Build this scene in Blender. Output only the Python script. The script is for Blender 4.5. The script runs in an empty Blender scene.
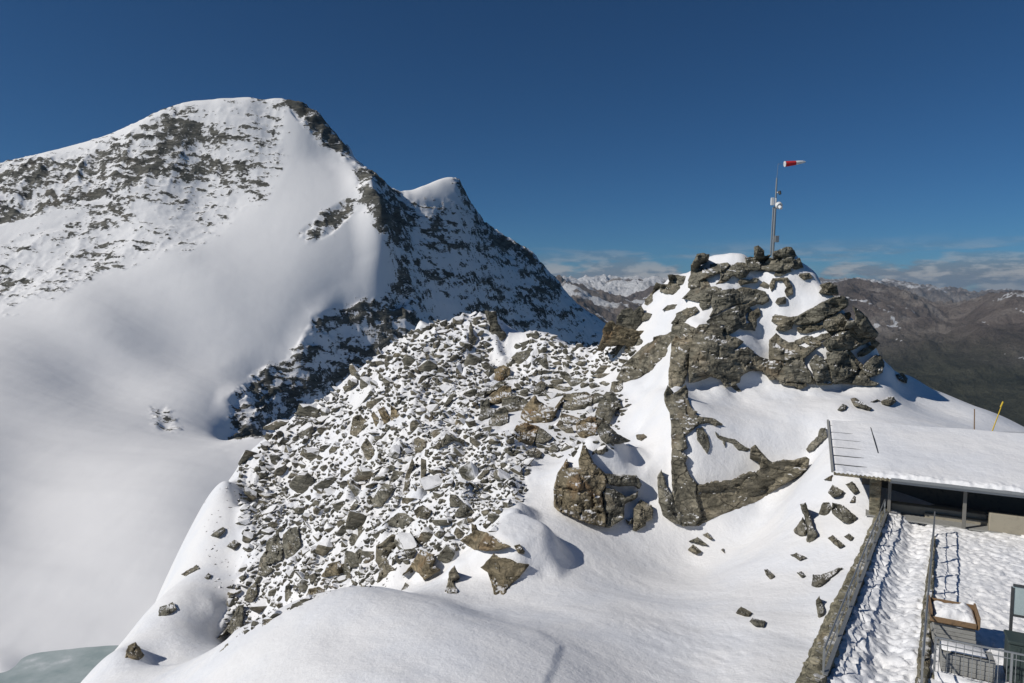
import bpy, math, random
import numpy as np
from mathutils import Vector
from mathutils.geometry import delaunay_2d_cdt

# ------------------------------------------------------------------ basics
SC = bpy.context.scene
COL = SC.collection
W, H, F = 1024, 683, 683.0
PITCH = math.atan((341.5 - 290.0) / F)
CP, SP = math.cos(PITCH), math.sin(PITCH)
SUN_EL = math.radians(38.0)
SUN_AZ = math.atan2(-0.95, -0.31)          # clockwise from +Y: the sun stands to the left, a little behind the viewer

def pix(px, py):
    """pixel -> (x/y, z/y) slopes of its ray"""
    u = (np.asarray(px, float) - 512.0) / F
    v = (341.5 - np.asarray(py, float)) / F
    yc = CP + v * SP
    return u / yc, (-SP + v * CP) / yc

def unpix(a, s):
    """slopes -> pixel"""
    d = CP - s * SP
    v = (s * CP + SP) / d
    u = a / d
    return 512.0 + u * F, 341.5 - v * F

def at(px, py, Y):
    a, s = pix(px, py)
    return Vector((float(a) * Y, Y, float(s) * Y))

def at_z(px, py, z):
    a, s = pix(px, py)
    Y = z / float(s)
    return Vector((float(a) * Y, Y, z))

# ------------------------------------------------------------------ noise
def _h(ix, iy, iz, seed):
    n = (ix * 374761393 + iy * 668265263 + iz * 2147483647 + seed * 974634777) & 0xFFFFFFFF
    n = ((n ^ (n >> 13)) * 1274126177) & 0xFFFFFFFF
    n = ((n ^ (n >> 16)) * 2246822519) & 0xFFFFFFFF
    return ((n ^ (n >> 15)) & 0xFFFFFF) / float(0xFFFFFF)

def vnoise(x, y, z=None, seed=0):
    x = np.asarray(x, float); y = np.asarray(y, float)
    if z is None:
        ix = np.floor(x).astype(np.int64); iy = np.floor(y).astype(np.int64)
        fx = x - ix; fy = y - iy
        fx = fx * fx * fx * (fx * (fx * 6 - 15) + 10); fy = fy * fy * fy * (fy * (fy * 6 - 15) + 10)
        a = _h(ix, iy, 0, seed); b = _h(ix + 1, iy, 0, seed)
        c = _h(ix, iy + 1, 0, seed); d = _h(ix + 1, iy + 1, 0, seed)
        return (a + (b - a) * fx) * (1 - fy) + (c + (d - c) * fx) * fy
    z = np.asarray(z, float)
    iz = np.floor(z).astype(np.int64); fz = z - iz; fz = fz * fz * (3 - 2 * fz)
    ix = np.floor(x).astype(np.int64); iy = np.floor(y).astype(np.int64)
    fx = x - ix; fy = y - iy
    fx = fx * fx * (3 - 2 * fx); fy = fy * fy * (3 - 2 * fy)
    r = []
    for k in (0, 1):
        a = _h(ix, iy, iz + k, seed); b = _h(ix + 1, iy, iz + k, seed)
        c = _h(ix, iy + 1, iz + k, seed); d = _h(ix + 1, iy + 1, iz + k, seed)
        r.append((a + (b - a) * fx) * (1 - fy) + (c + (d - c) * fx) * fy)
    return r[0] + (r[1] - r[0]) * fz

def fbm(x, y, z=None, octv=4, seed=0, gain=0.5):
    """fractal noise, about -1..1"""
    t = 0.0; amp = 1.0; tot = 0.0; f = 1.0
    for k in range(octv):
        zz = None if z is None else np.asarray(z) * f
        c, s_ = math.cos(0.6 * k), math.sin(0.6 * k)
        xx = (np.asarray(x) * c - np.asarray(y) * s_) * f + 17.3 * k
        yy = (np.asarray(x) * s_ + np.asarray(y) * c) * f + 5.1 * k
        t = t + amp * (vnoise(xx, yy, zz, seed + k * 13) * 2 - 1)
        tot += amp; amp *= gain; f *= 2.03
    return t / tot

def ridged(x, y, octv=4, seed=0, gain=0.5):
    """ridged fractal noise, 0..1, sharp crests"""
    t = 0.0; amp = 1.0; tot = 0.0; f = 1.0
    for k in range(octv):
        n = 1 - np.abs(vnoise(x * f + 9.7 * k, y * f + 3.3 * k, None, seed + k * 13) * 2 - 1)
        t = t + amp * n * n
        tot += amp; amp *= gain; f *= 2.1
    return t / tot

def sstep(a, b, x):
    t = np.clip((x - a) / (b - a), 0, 1)
    return t * t * (3 - 2 * t)

# ------------------------------------------------------------------ polygons in ray space
def inside(poly, X, Y):
    X = np.asarray(X, float); Y = np.asarray(Y, float)
    r = np.zeros(X.shape, bool)
    n = len(poly)
    for i in range(n):
        x0, y0 = poly[i]; x1, y1 = poly[(i + 1) % n]
        if y0 == y1: continue
        c = ((y0 > Y) != (y1 > Y)) & (X < (x1 - x0) * (Y - y0) / (y1 - y0) + x0)
        r ^= c
    return r

def edge_dist(poly, X, Y):
    X = np.asarray(X, float); Y = np.asarray(Y, float)
    d = np.full(X.shape, 1e9)
    n = len(poly)
    for i in range(n):
        x0, y0 = poly[i]; x1, y1 = poly[(i + 1) % n]
        dx, dy = x1 - x0, y1 - y0
        L = dx * dx + dy * dy + 1e-9
        t = np.clip(((X - x0) * dx + (Y - y0) * dy) / L, 0, 1)
        d = np.minimum(d, np.hypot(X - x0 - t * dx, Y - y0 - t * dy))
    return d

def soft(poly, X, Y, w):
    """1 well inside a region, 0 well outside, w wide"""
    d = edge_dist(poly, X, Y)
    d = np.where(inside(poly, X, Y), d, -d)
    return sstep(-w, w, d)

# ------------------------------------------------------------------ thin plate spline of control points
class Sheet:
    """height field: control points (pixel, pixel, distance) -> slope z/y over (x/y, ln y)"""
    def __init__(self, ctrl, smooth=1e-5, AS=2.4):
        self.AS = AS
        c = np.array(ctrl, float)
        a, s = pix(c[:, 0], c[:, 1])
        P = np.stack([a * AS, np.log(c[:, 2])], 1)
        n = len(P)
        K = self.k(np.linalg.norm(P[:, None] - P[None], axis=2)) + np.eye(n) * smooth
        Q = np.hstack([np.ones((n, 1)), P])
        A = np.zeros((n + 3, n + 3)); A[:n, :n] = K; A[:n, n:] = Q; A[n:, :n] = Q.T
        self.w = np.linalg.solve(A, np.concatenate([s, np.zeros(3)])); self.P = P
    @staticmethod
    def k(r):
        return np.where(r > 1e-9, r * r * np.log(np.maximum(r, 1e-9)), 0.0)
    def __call__(self, a, ly):
        a = np.asarray(a, float); ly = np.asarray(ly, float)
        sh = a.shape; a = a.ravel() * self.AS; ly = ly.ravel()
        out = np.empty(a.size); n = len(self.P)
        for i in range(0, a.size, 20000):
            q = slice(i, i + 20000)
            r2 = (a[q, None] - self.P[None, :, 0]) ** 2 + (ly[q, None] - self.P[None, :, 1]) ** 2
            out[q] = (0.5 * r2 * np.log(np.maximum(r2, 1e-18))) @ self.w[:n] + self.w[n] + self.w[n + 1] * a[q] + self.w[n + 2] * ly[q]
        return out.reshape(sh)

# ------------------------------------------------------------------ mesh building
def link(o, parent=None):
    COL.objects.link(o)
    if parent is not None:
        o.parent = parent
        o.matrix_parent_inverse = parent.matrix_basis.inverted()
    return o

def tag(o, label=None, cat=None, group=None, kind=None):
    if label: o['label'] = label
    if cat: o['category'] = cat
    if group: o['group'] = group
    if kind: o['kind'] = kind
    return o

def empty(name, loc, label=None, cat=None, group=None):
    o = bpy.data.objects.new(name, None); o.location = loc; o.empty_display_size = 0.3
    COL.objects.link(o)
    return tag(o, label, cat, group)

def np_mesh(name, V, faces, mat, smooth=True, attrs=None):
    """V (n,3); faces (m,3) or (m,4) int array"""
    me = bpy.data.meshes.new(name)
    V = np.ascontiguousarray(V, np.float32); faces = np.ascontiguousarray(faces, np.int32)
    m, k = faces.shape
    me.vertices.add(len(V)); me.vertices.foreach_set('co', V.ravel())
    me.loops.add(m * k); me.loops.foreach_set('vertex_index', faces.ravel())
    me.polygons.add(m)
    me.polygons.foreach_set('loop_start', np.arange(0, m * k, k, dtype=np.int32))
    me.polygons.foreach_set('use_smooth', np.full(m, smooth, bool))
    me.update(calc_edges=True)
    for nm, arr in (attrs or {}).items():
        at_ = me.attributes.new(nm, 'FLOAT', 'POINT')
        at_.data.foreach_set('value', np.ascontiguousarray(arr, np.float32).ravel())
    me.materials.append(mat)
    return me

def grid_faces(nr, nc):
    i = np.arange(nr * nc).reshape(nr, nc)
    return np.stack([i[:-1, :-1], i[:-1, 1:], i[1:, 1:], i[1:, :-1]], -1).reshape(-1, 4)

class MB:
    """collects boxes, bars and tubes into one mesh"""
    def __init__(self): self.v = []; self.f = []
    def add(self, vs, fs):
        b = len(self.v); self.v += [tuple(p) for p in vs]; self.f += [tuple(b + i for i in q) for q in fs]
    def box(self, c, ax, ay, az):
        """centre and three half-axis vectors"""
        c, ax, ay, az = map(Vector, (c, ax, ay, az))
        vs = [c + sx * ax + sy * ay + sz * az for sz in (-1, 1) for sy in (-1, 1) for sx in (-1, 1)]
        self.add(vs, [(0, 2, 3, 1), (4, 5, 7, 6), (0, 1, 5, 4), (2, 6, 7, 3), (0, 4, 6, 2), (1, 3, 7, 5)])
    def bar(self, p, q, w, h, up=(0, 0, 1)):
        p, q = Vector(p), Vector(q); d = (q - p)
        L = d.length; d.normalize(); up = Vector(up)
        sx = d.cross(up)
        if sx.length < 1e-4: sx = d.cross(Vector((1, 0, 0)))
        sx.normalize(); sy = sx.cross(d)
        self.box((p + q) / 2, d * L / 2, sx * w / 2, sy * h / 2)
    def tube(self, p, q, r0, r1=None, n=10):
        r1 = r0 if r1 is None else r1
        p, q = Vector(p), Vector(q); d = (q - p).normalized()
        s = d.cross(Vector((0, 0, 1)))
        if s.length < 1e-3: s = Vector((1, 0, 0))
        s.normalize(); t = s.cross(d)
        vs = []
        for c, r in ((p, r0), (q, r1)):
            for i in range(n):
                an = 2 * math.pi * i / n
                vs.append(c + (s * math.cos(an) + t * math.sin(an)) * r)
        fs = [(i, (i + 1) % n, n + (i + 1) % n, n + i) for i in range(n)]
        fs += [tuple(range(n - 1, -1, -1)), tuple(range(n, 2 * n))]
        self.add(vs, fs)
    def build(self, name, mat, parent=None, bevel=0.0, smooth=False):
        me = bpy.data.meshes.new(name); me.from_pydata(self.v, [], self.f); me.update()
        me.materials.append(mat)
        import bmesh
        bm = bmesh.new(); bm.from_mesh(me)
        bmesh.ops.recalc_face_normals(bm, faces=bm.faces)
        if bevel > 0:
            bmesh.ops.bevel(bm, geom=list(bm.edges), offset=bevel, segments=1, affect='EDGES')
        bm.to_mesh(me); bm.free()
        if smooth:
            for p in me.polygons: p.use_smooth = True
        o = bpy.data.objects.new(name, me)
        return link(o, parent)

# ------------------------------------------------------------------ materials
def newmat(name, rough=0.8, spec=0.3):
    m = bpy.data.materials.new(name); m.use_nodes = True
    nt = m.node_tree; b = nt.nodes['Principled BSDF']
    b.inputs['Roughness'].default_value = rough
    b.inputs['Specular IOR Level'].default_value = spec
    return m, nt, b

def N(nt, t, **kw):
    n = nt.nodes.new(t)
    for k, v in kw.items():
        if k in n.inputs: n.inputs[k].default_value = v
        else: setattr(n, k, v)
    return n

def noise(nt, vec, scale, detail=4.0, rough=0.55, dist=0.0):
    n = N(nt, 'ShaderNodeTexNoise'); n.inputs['Scale'].default_value = scale
    n.inputs['Detail'].default_value = detail; n.inputs['Roughness'].default_value = rough
    n.inputs['Distortion'].default_value = dist
    nt.links.new(vec, n.inputs['Vector'])
    return n.outputs['Fac']

def ramp(nt, fac, stops):
    r = N(nt, 'ShaderNodeValToRGB'); cr = r.color_ramp
    while len(cr.elements) < len(stops): cr.elements.new(0.5)
    for e, (p, c) in zip(cr.elements, stops):
        e.position = p; e.color = (*c, 1) if len(c) == 3 else c
    nt.links.new(fac, r.inputs['Fac'])
    return r.outputs['Color']

def mixc(nt, fac, a, b, mode='MIX'):
    m = N(nt, 'ShaderNodeMix', data_type='RGBA', blend_type=mode)
    for sock, v in ((m.inputs[0], fac), (m.inputs[6], a), (m.inputs[7], b)):
        if isinstance(v, (int, float)): sock.default_value = v
        elif isinstance(v, tuple): sock.default_value = (*v, 1)
        else: nt.links.new(v, sock)
    return m.outputs[2]

def mth(nt, op, a, b=None, c=None):
    m = N(nt, 'ShaderNodeMath', operation=op)
    for i, v in enumerate((a, b, c)):
        if v is None: continue
        if isinstance(v, (int, float)): m.inputs[i].default_value = v
        else: nt.links.new(v, m.inputs[i])
    return m.outputs[0]

def mapr(nt, v, a, b, c=0.0, d=1.0):
    m = N(nt, 'ShaderNodeMapRange', interpolation_type='SMOOTHSTEP')
    nt.links.new(v, m.inputs[0])
    for i, q in enumerate((a, b, c, d)): m.inputs[i + 1].default_value = q
    return m.outputs[0]

def bump(nt, b, height, strength, dist):
    n = N(nt, 'ShaderNodeBump'); n.inputs['Strength'].default_value = strength; n.inputs['Distance'].default_value = dist
    nt.links.new(height, n.inputs['Height']); nt.links.new(n.outputs['Normal'], b.inputs['Normal'])

SNOW = (0.84, 0.84, 0.845)

def rock_color(nt, pos, k=1.0, warm=0.5):
    """grey-green schist with rusty and dark lichen patches; k scales feature size (metres)"""
    sep = N(nt, 'ShaderNodeMapping'); sep.inputs['Rotation'].default_value = (0.5, 0.35, 0.3)
    sep.inputs['Scale'].default_value = (1, 1, 3.2)
    nt.links.new(pos, sep.inputs['Vector']); st = sep.outputs[0]
    n1 = noise(nt, st, 0.9 / k, 8, 0.65, 0.4)
    base = ramp(nt, n1, [(0.30, (0.042, 0.040, 0.034)), (0.43, (0.125, 0.120, 0.096)), (0.55, (0.215, 0.203, 0.162)), (0.70, (0.36, 0.335, 0.27))])
    n2 = noise(nt, pos, 0.32 / k, 5, 0.6, 0.3)
    c = mixc(nt, mapr(nt, n2, 0.54, 0.70, 0, warm), base, mixc(nt, 0.55, base, (0.30, 0.20, 0.115)))
    n3 = noise(nt, pos, 5.0 / k, 6, 0.7)
    c = mixc(nt, mapr(nt, n3, 0.56, 0.68, 0, 0.75), c, (0.05, 0.052, 0.045))
    wv = N(nt, 'ShaderNodeVectorMath', operation='ADD'); nt.links.new(st, wv.inputs[0])
    nv = N(nt, 'ShaderNodeTexNoise'); nv.inputs['Scale'].default_value = 1.1 / k; nv.inputs['Detail'].default_value = 4; nt.links.new(pos, nv.inputs['Vector'])
    nt.links.new(nv.outputs['Color'], wv.inputs[1])
    vo = N(nt, 'ShaderNodeTexVoronoi', feature='DISTANCE_TO_EDGE'); vo.inputs['Scale'].default_value = 0.6 / k; nt.links.new(wv.outputs[0], vo.inputs['Vector'])
    crack = mapr(nt, vo.outputs['Distance'], 0.0, 0.045)
    c = mixc(nt, mth(nt, 'MULTIPLY', mth(nt, 'SUBTRACT', 1.0, crack), mapr(nt, noise(nt, pos, 0.7 / k, 3, 0.5), 0.42, 0.62, 0.0, 0.8)), c, (0.022, 0.021, 0.018))
    n1 = mth(nt, 'MULTIPLY', n1, mth(nt, 'MULTIPLY_ADD', crack, 0.6, 0.4))
    n4 = noise(nt, st, 9.0 / k, 3, 0.6)
    c = mixc(nt, mapr(nt, n4, 0.60, 0.72, 0, 0.45), c, (0.33, 0.33, 0.28))
    return c, n1, n3

def rock_material(name, k=1.0, warm=0.5, snow=(0.60, 0.78), snow_noise=0.5, tint=None, bdist=0.12):
    m, nt, b = newmat(name, 0.9, 0.15)
    g = N(nt, 'ShaderNodeNewGeometry'); pos = g.outputs['Position']
    c, n1, n3 = rock_color(nt, pos, k, warm)
    oi = N(nt, 'ShaderNodeObjectInfo')
    c = mixc(nt, 0.5, c, ramp(nt, oi.outputs['Random'], [(0.0, (0.62, 0.62, 0.60)), (0.5, (1, 1, 1)), (1.0, (1.25, 1.12, 0.95))]), 'MULTIPLY')
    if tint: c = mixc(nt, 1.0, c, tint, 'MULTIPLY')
    # lying snow on the ledges
    nz = N(nt, 'ShaderNodeSeparateXYZ'); nt.links.new(g.outputs['Normal'], nz.inputs[0])
    sn = noise(nt, pos, 0.9 / k, 4, 0.5)
    f = mth(nt, 'MULTIPLY_ADD', mth(nt, 'SUBTRACT', sn, 0.5), snow_noise, nz.outputs[2])
    f = mapr(nt, f, snow[0], snow[1])
    nt.links.new(mixc(nt, f, c, SNOW), b.inputs['Base Color'])
    hgt = mth(nt, 'ADD', n1, mth(nt, 'MULTIPLY', noise(nt, pos, 7.0 / k, 8, 0.65), 0.5))
    hgt = mixc(nt, f, hgt, sn)
    bump(nt, b, hgt, 1.0, bdist * 1.5 * k)
    return m

def plain(name, col, rough=0.6, metal=0.0, var=0.25, scale=6.0, dirt=(0.1, 0.1, 0.09)):
    m, nt, b = newmat(name, rough, 0.4)
    b.inputs['Metallic'].default_value = metal
    g = N(nt, 'ShaderNodeNewGeometry')
    n = noise(nt, g.outputs['Position'], scale, 6, 0.65)
    nt.links.new(mixc(nt, mapr(nt, n, 0.5, 0.75, 0, var * 2), col, dirt), b.inputs['Base Color'])
    bump(nt, b, n, 0.3, 0.02)
    return m
# ------------------------------------------------------------------ camera, light, sky
def setup():
    cd = bpy.data.cameras.new('camera'); cam = bpy.data.objects.new('camera', cd); COL.objects.link(cam)
    cd.sensor_width = 36.0; cd.lens = 24.0 * F / 682.67; cd.clip_start = 0.1; cd.clip_end = 120000
    cam.location = (0, 0, 0); cam.rotation_euler = (math.pi / 2 - PITCH, 0, 0)
    SC.camera = cam
    sd = bpy.data.lights.new('sun', 'SUN'); sd.energy = 3.55; sd.angle = math.radians(0.53); sd.color = (1.0, 0.95, 0.875)
    so = bpy.data.objects.new('sun', sd); COL.objects.link(so)
    ts = Vector((math.sin(SUN_AZ) * math.cos(SUN_EL), math.cos(SUN_AZ) * math.cos(SUN_EL), math.sin(SUN_EL)))
    so.rotation_euler = ts.to_track_quat('Z', 'Y').to_euler()
    w = bpy.data.worlds.new('World'); SC.world = w; w.use_nodes = True
    nt = w.node_tree; bg = nt.nodes['Background']
    sky = N(nt, 'ShaderNodeTexSky', sky_type='NISHITA')
    sky.sun_disc = False; sky.sun_elevation = SUN_EL; sky.sun_rotation = SUN_AZ
    sky.altitude = 3100; sky.air_density = 1.0; sky.dust_density = 0.0; sky.ozone_density = 4.0
    # cloud banks low over the horizon (by direction)
    tc = N(nt, 'ShaderNodeTexCoord'); d = tc.outputs['Generated']
    sx = N(nt, 'ShaderNodeSeparateXYZ'); nt.links.new(d, sx.inputs[0])
    mp = N(nt, 'ShaderNodeMapping'); mp.inputs['Scale'].default_value = (1, 1, 3.6); nt.links.new(d, mp.inputs['Vector'])
    n1 = noise(nt, mp.outputs[0], 9.0, 7, 0.55, 0.3)
    mp2 = N(nt, 'ShaderNodeMapping'); mp2.inputs['Scale'].default_value = (1, 1, 9.0); mp2.inputs['Location'].default_value = (3, 1, 0); nt.links.new(d, mp2.inputs['Vector'])
    n2 = noise(nt, mp2.outputs[0], 5.5, 6, 0.55, 0.2)
    lo = mth(nt, 'MULTIPLY', mapr(nt, sx.outputs[2], -0.03, 0.0), mapr(nt, sx.outputs[2], 0.062, 0.016))
    f1 = mth(nt, 'MULTIPLY', mapr(nt, mth(nt, 'MULTIPLY_ADD', lo, 0.22, n1), 0.58, 0.68), lo)
    f2 = mth(nt, 'MULTIPLY', mapr(nt, n2, 0.50, 0.64), mth(nt, 'MULTIPLY', mapr(nt, sx.outputs[2], 0.075, 0.03), mapr(nt, sx.outputs[2], -0.01, 0.015)))
    f = mth(nt, 'MAXIMUM', mth(nt, 'MULTIPLY', f1, 0.9), mth(nt, 'MULTIPLY', f2, 0.5))
    cc = mixc(nt, mapr(nt, noise(nt, mp.outputs[0], 20.0, 5, 0.6), 0.44, 0.58), (3.6, 4.0, 4.8), (8.6, 8.2, 8.0))
    blue = mixc(nt, 1.0, sky.outputs['Color'], (0.36, 0.71, 0.95), 'MULTIPLY')
    nt.links.new(mixc(nt, f, blue, cc), bg.inputs['Color'])
    bg.inputs['Strength'].default_value = 0.05
    vs = SC.view_settings
    vs.view_transform = 'Standard'; vs.look = 'None'; vs.gamma = 1; vs.exposure = 0.0; vs.use_curve_mapping = False
    SC.render.engine = 'CYCLES'
    SC.cycles.max_bounces = 5; SC.cycles.diffuse_bounces = 3; SC.cycles.use_denoising = True

# ------------------------------------------------------------------ control points (px, py, metres ahead)
NEAR = [
 # rounded snow dome in front
 (100,683,36),(-60,760,34),(150,720,25),(250,683,20.6),(350,683,17.9),(350,640,21.4),(370,588,28),(300,600,30),(240,633,33),
 (450,602,25.4),(540,640,21.4),(570,683,17.9),(370,604,33),(300,616,36),(250,645,40),(190,662,38.5),(152,662,41),(215,612,51),(470,611,27.0),
 (512,900,9),(200,900,11.5),(900,900,9.6),(0,900,16),(-200,800,30),(1200,900,9.6),(650,900,9),
 # bank on the left and its drop to the glacier
 (133,652,40.5),(113,652,43),(95,695,53),(95,770,66),(160,602,52.5),(138,645,66),(207,530,64.5),(183,575,86),(228,480,76.5),(203,525,100),
 (256,455,87.5),(232,505,118),(200,600,52),(230,560,60),(242,500,76),(180,640,44),
 (0,780,42),(0,900,60),(0,850,95),(-200,900,60),(-200,900,150),(100,800,150),(200,700,180),(300,600,200),
 # boulder flank
 (228,640,50),(260,560,58),(300,575,48),(270,470,84),(300,520,60),(345,560,45),(350,480,61),(350,410,88),(400,560,40),(400,500,48),
 (400,450,58),(400,385,80),(450,560,36),(450,500,43),(450,440,56),(450,365,84),(500,540,35),(500,480,43),(500,425,56),
 (300,415,98),(345,385,99),(385,350,100),(420,332,100),(460,320,98),(488,311,95),(503,322,95),
 (300,470,120),(345,440,124),(400,400,130),(460,385,126),(490,375,116),(512,385,112),(345,560,185),(460,520,185),
 (511,357,86),(530,336,87),(555,335,86),(580,350,83),(602,348,80),(530,390,106),(580,410,108),(560,520,170),
 (540,372,73),(600,362,70),(560,420,54),(525,440,50),(560,460,45.5),(600,440,48),(600,400,57),(640,400,53),(640,430,48.5),(650,360,60),
 (618,348,67),(628,322,70),(608,390,96),(642,303,70),(662,284,70),(690,273,68),(700,262,62),(740,256,60),(790,256,58),(740,276,65),(700,285,68),(790,276,63),(830,312,61),(868,368,58),
 (660,345,92),(740,340,80),(790,330,75),(740,500,130),(660,520,150),
 # snow gullies and the hollow in front
 (650,470,42.8),(645,520,38.9),(600,530,37.4),(592,500,39.5),(592,450,42),(570,590,29.6),(640,600,27.6),(700,600,27.5),(690,532,38.4),
 (600,683,18.6),(700,683,19.5),(760,640,22),(800,600,25),(780,683,18.5),(830,560,27.8),(800,540,30.5),(760,560,31),(830,500,32.5),
 (845,470,34),(824,448,38.5),(760,505,39.8),(808,464,41.4),(560,530,36.5),(545,490,41),
 # outcrop
 (690,495,39.8),(720,490,40.2),(770,465,41.6),(690,440,42.2),(671,440,43),(672,392,47),(700,400,47),(712,440,42.3),(715,470,41.0),(740,470,41.2),(730,420,44.0),(760,440,42.8),(790,430,43.6),(818,420,44.0),
 (800,392,49),(740,390,50),(700,380,50.5),(838,402,46),(655,440,44.2),(655,400,49),(660,372,53.5),
 (700,340,52),(740,340,52.5),(720,300,56),(760,310,56),(800,340,53),(800,300,55.5),(840,380,50.5),(860,380,50),(830,340,52),(868,370,51),
 (820,289,55.5),(850,318,53.8),(868,345,52.3),(884,372,51),(892,400,60),(802,268,57.3),
 # shaded snow beyond and the bank behind the hut
 (905,376,58),(935,390,57),(898,390,52),(945,394,58),(990,411,52),(1024,430,48),(960,420,47),(1024,441,45),(880,402,47),(880,420,42),
 (930,425,41),(1000,440,41.5),(950,450,76),(1024,500,70),(1100,560,90),(905,425,82),(870,450,100),(1000,600,130),(1200,600,120),(1150,480,44),(1200,520,38),
 # ground under the hut and the terrace
 (900,470,34),(900,532,28.5),(950,547,28),(1024,547,28),(870,602,22.6),(900,683,18.2),(1000,683,18.2),(1100,683,18.2),(1000,462,36),(815,640,21.5),
 (862,520,29.6),(1100,547,27),
]
TALUS = [(240,462),(262,444),(296,408),(340,378),(380,343),(416,326),(456,313),(490,303),(505,330),(512,360),(500,375),(482,395),(480,430),(525,440),(532,470),
         (522,500),(500,512),(500,530),(470,545),(420,570),(380,588),(340,588),(290,608),(235,638),(220,632),(230,600),(248,555),(238,500)]
TALUS2 = [(505,362),(530,333),(556,333),(580,348),(603,345),(640,345),(620,372),(560,380),(530,392),(500,400),(490,390)]

near = Sheet(NEAR, 2.5e-4, 1.5)
NA, NL = np.linspace(-1.05, 1.12, 860), np.linspace(math.log(9.0), math.log(175.0), 640)

MOUNDS = [(520,578,33.4,1.3,2.5),(500,545,37.0,0.8,2.2),(440,560,36.5,0.7,1.5),(408,568,38.0,0.6,1.5),(470,575,33.5,0.5,1.4),(630,480,42.5,0.8,2.2),(600,455,43.0,0.6,1.8)]
def z_step(z):
    q = z / 1.9; f = q - np.floor(q)
    return (sstep(0.0, 1.0, sstep(0.25, 0.75, f)) - f)

def near_detail(a, ly, s):
    """world relief added to the smooth sheet (metres)"""
    y = np.exp(ly); x = a * y
    px, py = unpix(a, s)
    big = fbm(x / 9, y / 9, None, 3, 3) * 0.34
    drift = fbm(x / 2.6 + 0.6 * y / 2.6, y / 5.0, None, 3, 9) * 0.075
    ter = soft([(885,500),(830,690),(1300,690),(1300,430),(950,430),(830,420)], px, py, 10)
    t = np.maximum(soft(TALUS, px, py, 9), 0.9 * soft(TALUS2, px, py, 8))
    t = t * sstep(30, 36, y) * sstep(125, 110, y)
    lump = (ridged(x / 4.2, y / 4.2, 3, 21) - 0.45) * 1.3 + (ridged(x / 0.9, y / 0.9, 2, 31) - 0.5) * 0.35
    out = sstep(40, 44, y) * sstep(90, 80, y) * soft([(600,380),(660,270),(700,245),(800,245),(890,370),(860,395),(700,400),(640,400)], px, py, 14)
    st = z_step(s * y)
    rough = out * (fbm(x / 2.2, y / 3.0, None, 3, 41) * 0.40 + st * 0.6)
    pil = np.maximum(0, vnoise(x / 1.7, y / 2.2, None, 71) - 0.42) * 1.5 + np.maximum(0, vnoise(x / 0.95 + 7, y / 1.2, None, 73) - 0.45) * 0.8
    t = t * 1.0
    lump = lump + pil * sstep(72, 55, y)
    mound = 0.0
    for mx, my, mY, mh, mr in MOUNDS:
        c = at(mx, my, mY); d = np.hypot((x - c[0]) / mr, (y - c[1]) / (mr * 1.1))
        mound = mound + mh * sstep(1.12, 0.45, d + 0.10 * fbm(x / 1.2, y / 1.2, None, 2, 83))
    lip = 0.07 * soft([(-200,720),(-200,600),(300,560),(380,594),(450,606),(500,621),(540,637),(562,652),(556,668),(530,720)], px, py, 5.0) * sstep(30, 24, y)
    patch = sstep(-0.25, 0.35, fbm(x / 5.0, y / 7.0, None, 3, 87))
    crust = (np.abs(fbm(x / 0.55 + 0.7 * y, y / 1.5, None, 4, 89, 0.6)) * -0.05 + fbm(x / 0.28, y / 0.4, None, 3, 91) * 0.012) * patch * sstep(60, 30, y) * (1 - ter)
    near_detail.craggy = np.clip(out + 0.35 * t, 0, 1)
    return mound + lip + crust + (big * sstep(9, 25, y) + drift) * (1 - 0.8 * t) * (1 - 0.85 * ter) + t * lump * np.clip(y / 55, 0.6, 1.5) + rough

class Relief:
    pass
def build_near(mat):
    A, L = np.meshgrid(NA, NL); s = near(A, L); Y = np.exp(L)
    z = s * Y + near_detail(A, L, s)
    V = np.stack([A * Y, Y, z], -1).reshape(-1, 3)
    R = Relief(); R.s = z / Y; R.cm = np.maximum.accumulate(R.s, axis=0)
    o = bpy.data.objects.new('snow_terrain', np_mesh('snow_terrain', V, grid_faces(*A.shape), mat, True, {'craggy': near_detail.craggy}))
    link(o); tag(o, 'snow covered saddle and ridge in front of the mountain', kind='structure')
    return R

def hit(R, px, py):
    """distance ahead at which the ray of a pixel first meets the snow; nan where it meets only sky or farther land"""
    a, s = pix(np.atleast_1d(px), np.atleast_1d(py))
    fi = np.clip((a - NA[0]) / (NA[1] - NA[0]), 0, len(NA) - 1.001)
    i0 = fi.astype(int); out = np.full(a.shape, np.nan)
    for k in range(len(a)):
        t = fi[k] - i0[k]
        col = R.cm[:, i0[k]] * (1 - t) + R.cm[:, i0[k] + 1] * t
        j = int(np.searchsorted(col, s[k]))
        if 0 < j < len(NL):
            c0, c1 = col[j - 1], col[j]
            f = (s[k] - c0) / (c1 - c0) if c1 > c0 else 0
            out[k] = math.exp(NL[j - 1] + f * (NL[1] - NL[0]))
    return out

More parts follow.
